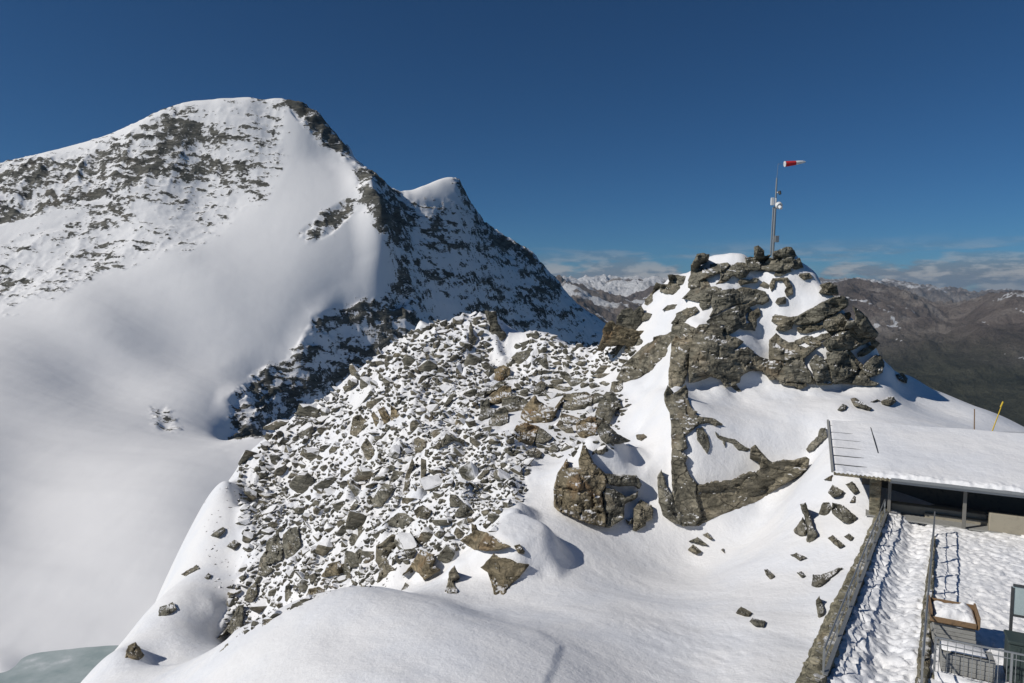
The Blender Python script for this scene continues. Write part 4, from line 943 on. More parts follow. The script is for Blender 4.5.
def build_rocks():
    mo = rock_material('outcrop_rock', 1.0, 0.45, (0.91, 1.01), 0.42)
    mats = {'': rock_material('grey_rock', 0.8, 0.5, (0.94, 1.04), 0.42),
            'warm': rock_material('tan_rock', 0.8, 0.9, (0.94, 1.04), 0.42, (1.12, 1.0, 0.84)),
            'dark': rock_material('dark_shaded_rock', 0.8, 0.2, (0.94, 1.04), 0.42, (0.78, 0.79, 0.80))}  # darker copy for dark stones; on shaded ones the shade is in the colour
    mt = rock_material('snowy_boulder', 0.7, 0.45, (0.64, 0.78), 0.55)
    root = empty('rock_outcrop', at(740, 520, 46), 'big layered rock outcrop draped in snow carrying the wind mast', 'rock outcrop')
    for i, (nm, cr, pts, op, lab) in enumerate(OUTCROP):
        op = dict(op)
        if op.get('m'): op['m'] = mats[op['m']]
        P = np.array(poly(cr, pts)); cc = P.mean(0); dd = P - cc
        P = cc + dd * (1 + (1.3 if 'pillar' not in nm and 'cliff' not in nm else 0.0) / np.maximum(np.linalg.norm(dd, axis=1), 4))[:, None]
        o = rock_body(nm, P, mo, root, seed=i + 1, **op)
        if o and lab: o['label'] = lab
    # smaller blocks of the same rock between the traced ones, tilted with the bedding
    rg = random.Random(77)
    OUT = [(612,350),(645,300),(690,264),(720,258),(800,258),(828,290),(866,330),(880,368),(820,380),(760,368),(690,365),(650,340)]
    KEEP = [[(786,272),(832,280),(842,304),(800,320),(778,322)],[(700,252),(738,252),(738,268),(705,272)],[(654,290),(684,288),(690,312),(660,334),(648,312)],[(750,332),(775,298),(788,328),(778,358),(752,352)]]
    n_ex = 0
    while n_ex < 40:
        x, y = rg.uniform(610, 885), rg.uniform(255, 385); X1, Y1 = np.array([x]), np.array([y])
        if not inside(OUT, X1, Y1)[0] or any(inside(k_, X1, Y1)[0] for k_ in KEEP): continue
        hw, hh = rg.uniform(5, 15), rg.uniform(2.5, 6); an = math.radians(rg.gauss(-16, 9)); ph = rg.uniform(0, 6); nn_ = rg.randint(6, 9)
        P = []
        for q in range(nn_):
            t_ = 2 * math.pi * q / nn_ + rg.uniform(-.25, .25); e_ = rg.uniform(.75, 1.1)
            u_, v_ = hw * e_ * math.cos(t_), hh * e_ * math.sin(t_)
            P.append((x + u_ * math.cos(an) - v_ * math.sin(an), y + u_ * math.sin(an) + v_ * math.cos(an)))
        if rock_body('rock_block', P, mo, root, seed=500 + n_ex, relief=1.0, jut=.05): n_ex += 1
    for i, (nm, cr, pts, op, lab, grp, mk) in enumerate(BIG):
        P = np.array(poly(cr, pts))
        if cr in 'OPEQF' and 'relief' not in op: op = dict(op, relief=1.5, jut=op.get('jut', 0) + (.12 if nm == 'stone' else .18))
        if cr == 'H': P = P.mean(0) + (P - P.mean(0)) * 1.16; op = dict(op, jut=op.get('jut', 0) + .3)
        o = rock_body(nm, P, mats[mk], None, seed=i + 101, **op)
        if o: tag(o, lab, 'rock' if 'rock' in nm else nm, grp)
    # loose boulders of the flank: each one a thing
    rng = random.Random(11)
    ms = rock_material('snow_loaded_boulder', 0.7, 0.45, (0.25, 0.42), 0.7)
    kinds_s = [boulder_mesh('loose_boulder', rng, ms, k + 33) for k in range(10)]
    kinds = [boulder_mesh('loose_boulder', rng, mt, k + 3) for k in range(14)]
    TALUS3 = [(470,392),(520,366),(575,372),(630,400),(612,450),(545,458),(490,445)]
    traced = [poly(cr, p) for (_, cr, p, *_r) in BIG]
    cand = []
    gx_, gy_ = np.meshgrid(np.arange(W), np.arange(H))
    taken = np.zeros((H, W), bool)
    for P in traced: taken |= inside(P, gx_, gy_)
    REG = [inside(t_, gx_, gy_) for t_ in (TALUS, TALUS2, TALUS3)]
    def free(x, y, m):
        return not (0 <= x < W and 0 <= y < H and taken[int(y), int(x)])
    def within(reg, x, y):
        return REG[reg][int(y), int(x)]
    tries = 0
    spots = []
    while len(spots) < 2100 and tries < 45000:
        tries += 1
        q_ = rng.random()
        if q_ < 0.08:
            x, y = rng.uniform(470, 632), rng.uniform(366, 458); reg = 2
        elif q_ < 0.93:
            x, y = rng.uniform(225, 535), rng.uniform(308, 640); reg = 0
        else:
            x, y = rng.uniform(490, 645), rng.uniform(333, 402); reg = 1
        if not within(reg, x, y): continue
        sz = min(2.0 + rng.expovariate(1 / 3.5), 17)            # half width in pixels
        if not all(free(x + dx * sz, y + dy * sz, 1) for dx, dy in ((0, 0), (.8, 0), (-.8, 0), (0, .8), (0, -.8))): continue
        dens = 0.5 + 0.5 * float(fbm(np.array([x / 32]), np.array([y / 20]), None, 2, 4)[0])
        if rng.random() > 1.6 * dens + 0.05: continue
        if any((x - a) ** 2 + (1.35 * (y - b)) ** 2 < (0.50 * (sz + c)) ** 2 for a, b, c in spots): continue
        spots.append((x, y, sz))
    spots.sort(key=lambda t: -t[2])
    Ys = hit(R, [t[0] for t in spots], [t[1] for t in spots])
    rub_v, rub_f = [], []; nv = 0; cnt = 0
    for (x, y, sz), Y in zip(spots, Ys):
        if math.isnan(Y): continue
        me = rng.choice(kinds_s if rng.random() < (0.55 if (x > 400 and y > 410) else 0.25) else kinds)
        p = at(x, y, Y); r = sz * Y / F
        rot = (rng.gauss(0, 0.4) - 0.1, rng.gauss(0.25, 0.4), rng.gauss(-0.25, 0.35) + (math.pi if rng.random() < .5 else 0))
        sc = (r * rng.uniform(.85, 1.25), r * rng.uniform(.85, 1.2), r * rng.uniform(.9, 2.2))
        p.z += 0.15 * r
        if cnt < 290:
            o = bpy.data.objects.new('loose_boulder', me); COL.objects.link(o)
            o.location = p; o.rotation_euler = rot; o.scale = sc
            tag(o, 'loose boulder almost hidden under thick snow on the steep boulder ridge' if me in kinds_s else 'bare grey loose boulder with a thin snow cap on the steep boulder ridge', 'boulder', 'loose boulders on the ridge flank')
            cnt += 1
        else:
            from mathutils import Euler
            M = np.array(Euler(rot).to_matrix()) * np.array(sc)
            co = np.empty(len(me.vertices) * 3, np.float32); me.vertices.foreach_get('co', co)
            rub_v.append(co.reshape(-1, 3) @ M.T + np.array(p))
            f = np.array([pl.vertices[:] for pl in me.polygons], int)
            rub_f.append(f + nv); nv += len(me.vertices)
    # fine rubble between them and down the bank
    k = 0
    while k < 2800:
        x, y = rng.uniform(205, 535), rng.uniform(320, 640)
        if not within(0, x, y):
            if not (205 < x < 275 and 470 < y < 590 and rng.random() < 0.4): continue
        Y = hit(R, [x], [y])[0]
        if math.isnan(Y): continue
        me = rng.choice(kinds); r = (0.6 + min(rng.expovariate(1 / 0.6), 2.0)) * Y / F
        from mathutils import Euler
        rot = (rng.gauss(0, .4), rng.gauss(0, .4), rng.uniform(-3, 3))
        M = np.array(Euler(rot).to_matrix()) * np.array((r, r, r))
        co = np.empty(len(me.vertices) * 3, np.float32); me.vertices.foreach_get('co', co)
        rub_v.append(co.reshape(-1, 3) @ M.T + np.array(at(x, y, Y)))
        f = np.array([pl.vertices[:] for pl in me.polygons], int)
        rub_f.append(f + nv); nv += len(me.vertices); k += 1
    o = bpy.data.objects.new('rubble', np_mesh('rubble', np.vstack(rub_v), np.vstack(rub_f), mt, False)); link(o)
    tag(o, 'small snow dusted rubble filling the boulder ridge', kind='stuff')
# ------------------------------------------------------------------ hut, terrace, rails and the mast
def build_site():
    stone = rock_material('wall_stone', 0.5, 0.5, (0.97, 1.08), 0.35, (1.25, 1.22, 1.12), 0.10)
    metal = plain('galvanised_steel', (0.33, 0.345, 0.35), 0.45, 0.6, 0.2, 9, (0.18, 0.18, 0.17))
    dkmetal = plain('dark_steel', (0.085, 0.09, 0.092), 0.5, 0.4, 0.2, 9, (0.16, 0.15, 0.13))
    wood = plain('dark_boards', (0.17, 0.15, 0.125), 0.85, 0, 0.4, 5, (0.08, 0.07, 0.06))
    pale = plain('weathered_plaster', (0.33, 0.30, 0.235), 0.9, 0, 0.35, 3, (0.20, 0.18, 0.15))
    plank = plain('raw_planks', (0.24, 0.155, 0.085), 0.8, 0, 0.4, 7, (0.10, 0.07, 0.05))
    conc = plain('grey_concrete', (0.30, 0.30, 0.285), 0.9, 0, 0.4, 6, (0.17, 0.17, 0.16))
    green = plain('dark_green_plastic', (0.040, 0.058, 0.055), 0.55, 0, 0.2, 4, (0.08, 0.085, 0.08))
    white = plain('white_enamel', (0.72, 0.73, 0.73), 0.45, 0, 0.15, 5, (0.5, 0.5, 0.48))
    red = plain('red_cloth', (0.55, 0.025, 0.030), 0.8, 0, 0.15, 5, (0.40, 0.02, 0.02))
    yellow = plain('yellow_paint', (0.60, 0.42, 0.03), 0.6, 0, 0.2, 5, (0.35, 0.25, 0.05))
    board = plain('pale_board', (0.42, 0.50, 0.50), 0.5, 0, 0.15, 4, (0.3, 0.36, 0.36))
    Z0 = -10.0
    E0, E1 = at_z(889, 483.5, -8.05), at_z(1024, 499, -8.05)
    e2 = (E1 - E0); e2.z = 0; e2.normalize()
    e1 = Vector((-e2.y, e2.x, 0))
    up = Vector((0, 0, 1))
    Wa, Wb = at_z(888, 519, Z0), at_z(829, 683, Z0)            # foot of the wall on the terrace side
    wd = (Wb - Wa).normalized(); wn = Vector((wd.y, -wd.x, 0))  # pointing away from the terrace
    if wn.x > 0: wn = -wn
    Ca, Cb = at_z(934, 533, Z0), at_z(922, 683, Z0)
    cdv = (Cb - Ca).normalized(); cn = Vector((-cdv.y, cdv.x, 0))
    if cn.x < 0: cn = -cn

    # ---- trampled snow of the terrace
    nu, nv = 300, 430
    U, Vv = np.meshgrid(np.linspace(-0.05, 13, nu), np.linspace(-3.2, 17.0, nv))
    Xx = Wa.x + wd.x * Vv - wn.x * U; Yy = Wa.y + wd.y * Vv - wn.y * U
    foot = -0.07 * sstep(0.60, 0.80, vnoise(Xx / 0.24, Yy / 0.24, None, 201)) - 0.045 * sstep(0.55, 0.75, vnoise(Xx / 0.13 + 3, Yy / 0.13, None, 202)) + fbm(Xx / 0.3, Yy / 0.3, None, 4, 203, 0.6) * 0.04 + fbm(Xx / 1.6, Yy / 1.6, None, 3, 207) * 0.10
    # a trodden groove in the middle of the path, banks beside the wall and the kerb
    cu = (Ca - Wa).dot(-wn)
    groove = -0.14 * np.exp(-((U - 0.60 * cu) / 0.42) ** 2) + 0.10 * np.exp(-((U - 0.30 * cu) / 0.35) ** 2) + 0.16 * np.exp(-(U / 0.3) ** 2)
    Zz = Z0 + foot * np.where(U < cu, 1.15, 0.75) + groove
    o = bpy.data.objects.new('terrace_path', np_mesh('terrace_path', np.stack([Xx, Yy, Zz], -1).reshape(-1, 3), grid_faces(nv, nu)[:, ::-1], M_SNOW))
    link(o); tag(o, 'trampled snow on the terrace and the path beside the wall', kind='structure')

    # ---- rubble wall along the path
    root = empty('stone_wall', Wa, 'rough grey stone retaining wall running along the snowy path', 'wall')
    n_s, n_r = 420, 30
    L0, L1 = -0.9, 19.0
    T = np.linspace(L0, L1, n_s)
    prof = [(0.0, -0.6), (0.0, 0.0), (0.02, 0.24), (0.10, 0.30), (0.30, 0.30), (0.50, 0.24), (0.62, 0.10), (0.80, -0.35), (1.05, -0.95), (1.3, -1.7)]
    pp = np.array(prof); arc = np.concatenate([[0], np.cumsum(np.hypot(*np.diff(pp, axis=0).T))])
    rr = np.linspace(0, arc[-1], n_r * 2)
    pu = np.interp(rr, arc, pp[:, 0]); pz = np.interp(rr, arc, pp[:, 1])
    TT, I = np.meshgrid(T, np.arange(len(rr)), indexing='ij')
    PU, PZ, RR = pu[I], pz[I], rr[I]
    widen = 0.72 + 0.2 * sstep(3, 14, TT)
    stn = np.maximum(ridged(TT / 0.42 + 0.2 * RR, RR / 0.26, 2, 303), 0)
    d = (0.5 - stn) * 0.10 + fbm(TT / 0.16, RR / 0.16, None, 3, 305) * 0.045
    d = d * sstep(0.55, 0.75, RR)
    edge_n = fbm(TT / 0.5, RR * 0 + 3, None, 3, 311) * 0.10 * sstep(1.1, 1.6, RR)
    PU2 = PU * widen + d + edge_n; PZ2 = PZ + d * 0.7
    Vw = np.stack([Wa.x + wd.x * TT + wn.x * PU2, Wa.y + wd.y * TT + wn.y * PU2, Z0 + PZ2], -1).reshape(-1, 3)
    me = np_mesh('masonry', Vw - np.array(Wa), grid_faces(n_s, len(rr)), stone, False)
    o = bpy.data.objects.new('masonry', me); COL.objects.link(o); o.parent = root
    f = MB(); f.bar(Wa + wd * (L0 + 0.95) + wn * 0.06 + up * 0.315, Wa + wd * 15.3 + wn * 0.06 + up * 0.315, 0.10, 0.035)
    f.build('coping_strip', metal, root)

    def rail(name, p, q, h, posts, mids, label, balusters=0, base=0.0, extra=None):
        r = empty(name, p, label, 'railing')
        d = q - p
        m = MB(); m.tube(p + up * (base + h), q + up * (base + h), 0.026); m.build('top_rail', metal, r)
        for z in mids:
            m = MB(); m.tube(p + up * (base + z), q + up * (base + z), 0.014); m.build('middle_rail', metal, r)
        for k in range(posts):
            c = p + d * (k / (posts - 1))
            m = MB(); m.bar(c + up * (base - 0.15), c + up * (base + h), 0.05, 0.05, d); m.build('post', metal, r)
        for k in range(balusters):
            c = p + d * ((k + 0.5) / balusters)
            m = MB(); m.tube(c + up * (base + 0.08), c + up * (base + h), 0.009, n=6); m.build('baluster', metal, r)
        return r
    rail('railing', Wa + wd * 0.3 + wn * 0.12, Wa + wd * 15.2 + wn * 0.12, 0.62, 8, [0.30], 'thin steel railing standing on the stone wall', 0, 0.30)
    # kerb between path and yard
    kr = empty('low_wall', Ca, 'low grey kerb wall between the path and the crate yard', 'wall')
    n_s2 = 260
    T = np.linspace(0.9, 14, n_s2); pr = np.array([(-0.12, -0.3), (-0.12, 0.06), (-0.09, 0.14), (0.09, 0.14), (0.12, 0.06), (0.12, -0.3)])
    arc = np.concatenate([[0], np.cumsum(np.hypot(*np.diff(pr, axis=0).T))]); rr = np.linspace(0, arc[-1], 26)
    TT, I = np.meshgrid(T, np.arange(26), indexing='ij')
    PU = np.interp(rr, arc, pr[:, 0])[I] * (0.55 + 0.6 * sstep(1, 9, TT)); PZ = np.interp(rr, arc, pr[:, 1])[I]
    d = fbm(TT / 0.3, rr[I] / 0.2, None, 3, 401) * 0.05
    Vk = np.stack([cdv.x * TT + cn.x * (PU + d), cdv.y * TT + cn.y * (PU + d), PZ + d], -1).reshape(-1, 3)
    o = bpy.data.objects.new('masonry', np_mesh('masonry', Vk, grid_faces(n_s2, 26), stone, False)); COL.objects.link(o); o.parent = kr
    rail('railing', Ca + cdv * 0.4, Ca + cdv * 13.5, 0.95, 9, [0.5], 'steel railing on the kerb between path and yard', 0, 0.05)
    # railing in front of the yard
    Fa = at_z(931, 672, Z0); Fb = Fa + e2 * 6.5
    fr = empty('low_wall', Fa - e1 * 0.15, 'low front wall of the yard with snow lying on top', 'wall')
    m = MB(); m.box(Fa - e1 * 0.22 + e2 * 3.3 - up * 0.35, e2 * 3.3, e1 * 0.16, up * 0.40); m.build('masonry', stone, fr, 0.03)
    T, Q = np.meshgrid(np.linspace(0.05, 6.5, 160), np.linspace(-1, 1, 14), indexing='ij')
    hh = 0.05 + 0.10 * np.sqrt(np.clip(1 - Q * Q, 0, 1)) * (0.75 + 0.5 * fbm(T / 0.5, Q, None, 3, 411)) - 0.05 * (np.abs(Q) > 0.98)
    b0 = -e1 * 0.07
    Vs = np.stack([b0.x + e2.x * T + e1.x * Q * 0.17, b0.y + e2.y * T + e1.y * Q * 0.17, hh], -1).reshape(-1, 3)
    o = bpy.data.objects.new('snow_cover', np_mesh('snow_cover', Vs, grid_faces(160, 14), M_SNOW)); COL.objects.link(o); o.parent = fr
    rail('railing', Fa + e2 * 0.05 - e1 * 0.2, Fb - e1 * 0.2, 1.02, 5, [0.86, 0.08], 'steel railing with thin bars in front of the yard', 36, 0.03)

    # ---- hut
    hut = empty('stone_hut', E0, 'low open fronted hut with a snow covered roof at the end of the path', 'hut')
    B0 = at(829, 421.5, 37.2)
    back = B0 - at_z(834, 471.5, -8.02); 
    rl = at_z(834, 471.5, -8.02)                                 # front left roof corner
    wid = 12.5
    dz = back.z; bk = Vector((back.x, back.y, 0))
    def roofp(u, v, lift=0.0): return rl + e2 * u + bk * v + up * (dz * v + lift)
    m = MB()
    pts = [roofp(0, 0, -.02), roofp(wid, 0, -.02), roofp(wid, 1, -.02), roofp(0, 1, -.02)]
    m.add([p - up * 0.14 for p in pts] + pts, [(0, 1, 2, 3)[::-1], (4, 5, 6, 7), (0, 1, 5, 4), (1, 2, 6, 5), (2, 3, 7, 6), (3, 0, 4, 7)])
    m.build('roof', wood, hut)
    nu, nv = 300, 200
    Uu, Ww = np.meshgrid(np.linspace(-0.03, wid, nu), np.linspace(-0.02, 1.03, nv), indexing='ij')
    thick = 0.17 + 0.05 * fbm(Uu / 2.2, Ww * 4, None, 3, 501) - 0.11 * sstep(2.3, 0.8, Uu)
    lip = 0.08 * np.exp(-(Ww / 0.05) ** 2) * fbm(Uu / 0.3, Ww * 20, None, 3, 503)
    edge = np.minimum(sstep(-0.03, 0.12, Uu), np.minimum(sstep(-0.02, 0.0, Ww + 0.006 * fbm(Uu / 0.25, Ww * 0, None, 2, 507)), sstep(1.03, 1.0, Ww)))
    hz = (thick + lip) * edge + 0.003
    Px = rl.x + e2.x * Uu + bk.x * Ww; Py = rl.y + e2.y * Uu + bk.y * Ww; Pz = rl.z + dz * Ww + hz
    o = bpy.data.objects.new('roof_snow', np_mesh('roof_snow', np.stack([Px, Py, Pz], -1).reshape(-1, 3) - np.array(E0), grid_faces(nu, nv), M_SNOW))
    COL.objects.link(o); o.parent = hut
    tagp = lambda ob, l: ob.__setitem__('label', l)
    for k in range(6):                                            # battens showing through the thin snow
        v = 0.10 + k * 0.155
        m = MB(); m.bar(roofp(0.05, v, 0.066), roofp(1.8 - 0.35 * (k in (0, 5)), v, 0.066), 0.045, 0.04); m.build('batten', dkmetal, hut)
    m = MB(); m.bar(roofp(1.95, 0.34, 0.135), roofp(1.95, 0.90, 0.135), 0.045, 0.07); m.build('snow_guard', dkmetal, hut)
    m = MB(); m.bar(roofp(-0.06, 0.0, 0.03), roofp(-0.06, 1.0, 0.03), 0.10, 0.16); m.build('verge_board', conc, hut)
    m = MB()
    for k in range(26):
        a = 0.02 + k * 0.085
        if a > 2.25: break
        m.box(roofp(a, -0.012, -0.03 - 0.03 * (k % 2)), e2 * 0.034, bk.normalized() * 0.09, up * 0.05)
    m.build('slate_edge', stone, hut)
    fe = -bk.normalized() * 0.10
    m = MB(); m.bar(roofp(2.2, 0, -0.03) + fe, roofp(wid, 0, -0.03) + fe, 0.16, 0.12); m.build('gutter', metal, hut, 0.02)
    m = MB(); m.bar(roofp(2.2, 0, -0.17) - fe * 0.5, roofp(wid, 0, -0.17) - fe * 0.5, 0.10, 0.12); m.build('eave_beam', metal, hut)
    for px, py in ((888.5, 517), (963.5, 529), (1046, 541)):
        c = at_z(px, py, Z0 - 0.0)
        h = (rl.z - 0.2) - Z0
        m = MB(); m.bar(c - up * 0.2, c + up * h, 0.13, 0.13, e2); m.build('post', plain('post_grey', (0.17, 0.165, 0.15), 0.8), hut, 0.008)
    c0 = at_z(888.5, 517, Z0)
    m = MB(); m.box(c0 + e2 * 4.5 + e1 * 3.0 + up * 0.9, e2 * 5.6, e1 * 0.1, up * 1.1); m.build('back_wall', wood, hut)
    m = MB(); m.box(c0 - e2 * 0.55 + e1 * 1.6 + up * 0.75, e2 * 0.22, e1 * 1.7, up * 0.95); m.build('side_wall', stone, hut, 0.04)
    m = MB(); m.box(c0 + e2 * 1.9 + e1 * 1.1 + up * 0.18, e2 * 1.8, e1 * 0.22, up * 0.22); m.build('bench', pale, hut, 0.03)
    m = MB(); m.box(c0 + e2 * 2.6 + e1 * 0.7 + up * 0.05, e2 * 1.2, e1 * 0.14, up * 0.16); m.build('stone_step', pale, hut, 0.03)
    lw = at_z(989, 532, Z0)
    m = MB(); m.box(lw + e2 * 2.3 + e1 * 0.22 + up * 0.32, e2 * 2.3, e1 * 0.15, up * 0.46); m.build('parapet', pale, hut, 0.03)
    m = MB(); m.box(c0 + e2 * 4.5 + e1 * 1.4 + up * 0.0, e2 * 5.4, e1 * 1.6, up * 0.03); m.build('hut_floor', conc, hut)

    # ---- yard things
    P0 = at_z(939, 673, Z0)
    st = empty('slab_stack', P0 + e2 * 0.55 + e1 * 0.3, 'stack of grey concrete slabs behind the front railing', 'slab stack')
    rng = random.Random(5)
    for k in range(4):
        m = MB(); j = rng.uniform(-.02, .02)
        m.box(P0 + e2 * (0.62 + j) + e1 * 0.42 + up * (0.08 + 0.125 * k), e2 * 0.58, e1 * 0.33, up * 0.058); m.build('slab', conc, st, 0.01)
    m = MB(); m.box(P0 + e2 * 0.55 + e1 * 0.46 + up * 0.55, e2 * 0.5, e1 * 0.26, up * 0.05); m.build('snow_cover', M_SNOW, st, 0.045, True)
    K = at_z(955, 655, Z0) + e1 * 0.85
    s2 = empty('slab_stack', K, 'stack of pale slabs carrying the broken wooden crate', 'slab stack')
    for k in range(6):
        m = MB(); m.box(K + e2 * rng.uniform(-.03, .03) + e1 * rng.uniform(-.02, .02) + up * (0.06 + 0.112 * k), e2 * (0.5 - 0.02 * (k % 2)), e1 * 0.43, up * 0.052); m.build('slab', conc, s2, 0.008)
    ck = empty('wooden_crate', K + up * 0.7, 'broken wooden crate full of snow sitting on a stack of slabs', 'crate')
    K = K + up * 0.70
    for s in (-1, 1):
        m = MB(); m.box(K + e2 * 0.56 * s + up * 0.16, e2 * 0.025, e1 * 0.52, up * 0.16); m.build('side_board', plank, ck, 0.006)
    m = MB(); m.box(K - e1 * 0.52 + up * 0.07 - e2 * 0.05, e2 * 0.55, e1 * 0.022, up * 0.07); m.build('front_board', plank, ck, 0.006)
    m = MB(); m.box(K + e1 * 0.52 + up * 0.13, e2 * 0.55, e1 * 0.022, up * 0.13); m.build('end_board', plank, ck, 0.006)
    m = MB(); m.box(K - up * 0.02, e2 * 0.55, e1 * 0.5, up * 0.02); m.build('crate_floor', plank, ck)
    A_, B_ = np.meshgrid(np.linspace(-1, 1, 40), np.linspace(-1, 1, 40), indexing='ij')
    hh = 0.06 + 0.30 * np.sqrt(np.clip((1 - A_ ** 4) * (1 - B_ ** 4), 0, 1)) * (0.8 + 0.4 * fbm(A_ * 2, B_ * 2, None, 3, 601)) - 0.12 * sstep(-0.55, -0.95, B_) * sstep(0.6, 0.1, np.abs(A_ - 0.2))
    Vs = np.stack([e2.x * A_ * 0.52 + e1.x * B_ * 0.49, e2.y * A_ * 0.52 + e1.y * B_ * 0.49, hh], -1).reshape(-1, 3)
    o = bpy.data.objects.new('snow_fill', np_mesh('snow_fill', Vs, grid_faces(40, 40), M_SNOW)); COL.objects.link(o); o.parent = ck
    D = at_z(1003, 681, Z0) + e2 * 0.55 + e1 * 0.35
    bn = empty('storage_bin', D, 'dark green storage bin with a lid behind the front railing', 'bin')
    m = MB(); m.box(D + up * 0.5, e2 * 0.46, e1 * 0.32, up * 0.5); m.build('bin_body', green, bn, 0.03)
    m = MB(); m.box(D + up * 1.04, e2 * 0.49, e1 * 0.35, up * 0.04); m.build('lid', green, bn, 0.02)
    for s in (-1, 1):
        m = MB(); m.bar(D + e2 * 0.25 * s - e1 * 0.33 + up * 0.1, D + e2 * 0.25 * s - e1 * 0.33 + up * 0.95, 0.05, 0.03, e1); m.build('rib', green, bn)
    S = at_z(1016, 672, Z0) + e1 * 1.0
    sg = empty('notice_board', S, 'pale notice board in a dark frame behind the storage bin', 'notice board')
    m = MB(); m.bar(S, S + up * 1.9, 0.07, 0.07, e2); m.build('post', dkmetal, sg)
    m = MB(); m.box(S + e2 * 0.5 + up * 1.55, e2 * 0.5, e1 * 0.02, up * 0.40); m.build('panel', board, sg)
    m = MB()
    for z in (1.13, 1.97): m.bar(S + up * z - e1 * .02, S + e2 * 1.03 + up * z - e1 * .02, 0.05, 0.06)
    m.build('frame', dkmetal, sg)
    # ---- poles behind the roof
    for (a, b, c, d, mt_, lab) in ((990, 431, 1003, 402, yellow, 'leaning yellow marker pole behind the hut roof'), (974.5, 433, 974.5, 409, plank, 'short plain upright marker pole behind the hut roof')):
        p, q = at(a, b, 37.6), at(c, d, 37.6)
        r = empty('marker_pole', p - up * 0.5, lab, 'pole')
        m = MB(); m.tube(p - up * 0.5 - (q - p) * 0.2, q, 0.033, 0.028); m.build('shaft', mt_, r)
        if mt_ is yellow:
            m = MB(); m.tube(p + (q - p) * 0.82, q + (q - p) * 0.01, 0.045, 0.045); m.build('sleeve', yellow, r)
    m = MB(); m.tube(at(975, 431.5, 37.6), at(1060, 433, 37.6), 0.008, n=6)
    o = m.build('cable', dkmetal); tag(o, 'thin cable stretched from the plain pole along the roof edge', 'cable')

    # ---- wind mast on the outcrop
    Ym = 57.6
    A = at(773, 251.5, Ym); Tt = at(776.8, 178, Ym)
    ms = empty('wind_mast', A, 'grey steel mast with antennas and a red and white windsock on the summit', 'mast')
    px1 = Ym / F
    ax = (Tt - A).normalized(); X1 = Vector((1, 0, 0)); Y1 = Vector((0, 1, 0))
    m = MB(); m.tube(A - ax * 0.6, A + (Tt - A) * 0.62, 0.105, 0.095); m.tube(A + (Tt - A) * 0.62, Tt, 0.07, 0.06); m.build('pole', metal, ms, 0, False)
    m = MB(); m.tube(at(770.8, 249, Ym) - ax * .4, at(773.3, 207, Ym), 0.055); m.build('stay_pole', metal, ms)
    m = MB()
    for f_ in (0.15, 0.35, 0.55): m.bar(at(771.2, 249, Ym) + (Tt - A) * f_, A + (Tt - A) * (f_ + .02), 0.06, 0.05)
    m.build('bracket', metal, ms)
    m = MB(); m.box(at(772.4, 201.5, Ym - .1), X1 * 0.135, Y1 * 0.07, ax * 0.31); m.build('antenna_panel', white, ms, 0.03)
    m = MB(); m.box(at(775.6, 201.5, Ym - .1), X1 * 0.08, Y1 * 0.06, ax * 0.27); m.build('antenna_panel', white, ms, 0.03)
    m = MB(); m.tube(at(777, 192.5, Ym), at(780, 192.3, Ym - .15), 0.06); m.build('camera_arm', white, ms)
    m = MB(); m.tube(at(779.3, 191.5, Ym - .15), at(780.2, 194.2, Ym - .25), 0.14, 0.10, 12); m.build('camera_dome', dkmetal, ms)
    m = MB(); m.tube(at(778.2, 205, Ym - .05), at(779.6, 206.2, Ym - .25), 0.30, 0.27, 16); m.tube(at(779.0, 206, Ym - .2), at(781.2, 208.4, Ym - .5), 0.14, 0.12); m.build('dish_antenna', white, ms, 0.0)
    m = MB(); m.box(at(776.6, 239, Ym - .1), X1 * 0.17, Y1 * 0.12, ax * 0.27); m.build('control_box', metal, ms, 0.02)
    m = MB(); m.tube(Tt - ax * .1, at(778.2, 163.5, Ym), 0.018, 0.014, 8); m.tube(at(778.2, 164, Ym), at(785.5, 163.8, Ym), 0.012, 0.010, 8); m.build('swivel_arm', metal, ms)
    def sock(nm, pts, mat):
        m = MB(); n = 16; vs = []
        cs = [at(a, b_, Ym) for a, b_, _ in pts]
        dr = (cs[-1] - cs[0]).normalized(); s_ = dr.cross(Vector((0, 0, 1))).normalized(); t_ = s_.cross(dr)
        for c_, (_, _, r_) in zip(cs, pts):
            vs += [c_ + (s_ * math.cos(2 * math.pi * k / n) + t_ * math.sin(2 * math.pi * k / n)) * r_ * px1 for k in range(n)]
        fs = [(q * n + k, q * n + (k + 1) % n, (q + 1) * n + (k + 1) % n, (q + 1) * n + k) for q in range(len(pts) - 1) for k in range(n)]
        m.add(vs, fs + [tuple(range(n)), tuple(range((len(pts) - 1) * n, len(pts) * n))])
        return m.build(nm, mat, ms)
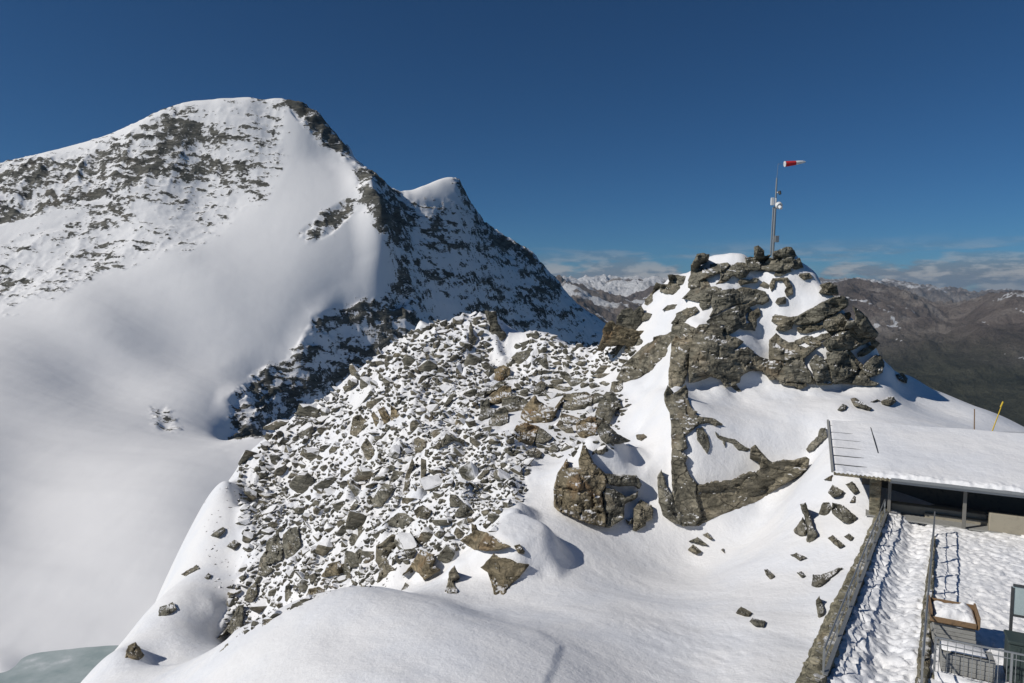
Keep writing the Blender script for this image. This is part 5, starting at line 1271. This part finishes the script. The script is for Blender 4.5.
    sock('windsock_cloth', [(785.0, 164.0, 2.7), (788.5, 163.7, 2.6), (792, 163.3, 2.35), (795.6, 162.9, 2.1)], red)
    sock('windsock_tail', [(795.6, 162.9, 2.05), (799, 162.4, 1.8), (802.5, 162.0, 1.35), (805.5, 161.8, 0.6)], white)
    sock('windsock_mouth', [(784.6, 164.05, 2.85), (785.1, 164.0, 2.85)], white)

def build_tarn():
    m, nt, b = newmat('tarn_ice', 0.25, 0.5)
    g = N(nt, 'ShaderNodeNewGeometry')
    n = noise(nt, g.outputs['Position'], 0.06, 6, 0.6)
    nt.links.new(ramp(nt, n, [(0.35, (0.33, 0.40, 0.39)), (0.55, (0.47, 0.53, 0.52)), (0.68, (0.75, 0.77, 0.77))]), b.inputs['Base Color'])
    bump(nt, b, n, 0.15, 0.5)
    m_ = MB(); z = -153.4
    me = np_mesh('tarn_water', np.array([(-420, 190, z), (-60, 190, z), (-60, 330, z), (-420, 330, z)], float), np.array([[0, 1, 2, 3]]), m)
    o = bpy.data.objects.new('tarn_water', me); link(o); tag(o, 'grey green half frozen tarn at the foot of the glacier', kind='structure')
def build_haze():
    m = bpy.data.materials.new('mountain_air'); m.use_nodes = True; nt = m.node_tree
    nt.nodes.remove(nt.nodes['Principled BSDF'])
    v = N(nt, 'ShaderNodeVolumePrincipled'); v.inputs['Density'].default_value = 1.9e-5
    v.inputs['Color'].default_value = (0.55, 0.78, 1.0, 1); v.inputs['Anisotropy'].default_value = 0.2
    v.inputs['Density Attribute'].default_value = ''; m.cycles.homogeneous_volume = True
    nt.links.new(v.outputs[0], nt.nodes['Material Output'].inputs['Volume'])
    b = MB(); b.box((8000, 22000, -850), (42000, 0, 0), (0, 24000, 0), (0, 0, 1470))
    o = b.build('haze', m); tag(o, 'thin bluish mountain air', kind='stuff')
    SC.cycles.volume_bounces = 0
setup()
M_SNOW, M_MOUNT, M_FAR = land_materials()
R = build_near(M_SNOW)
build_mountain(M_MOUNT)
build_range(M_FAR)
build_tarn()
build_rocks()
build_site()
build_haze()
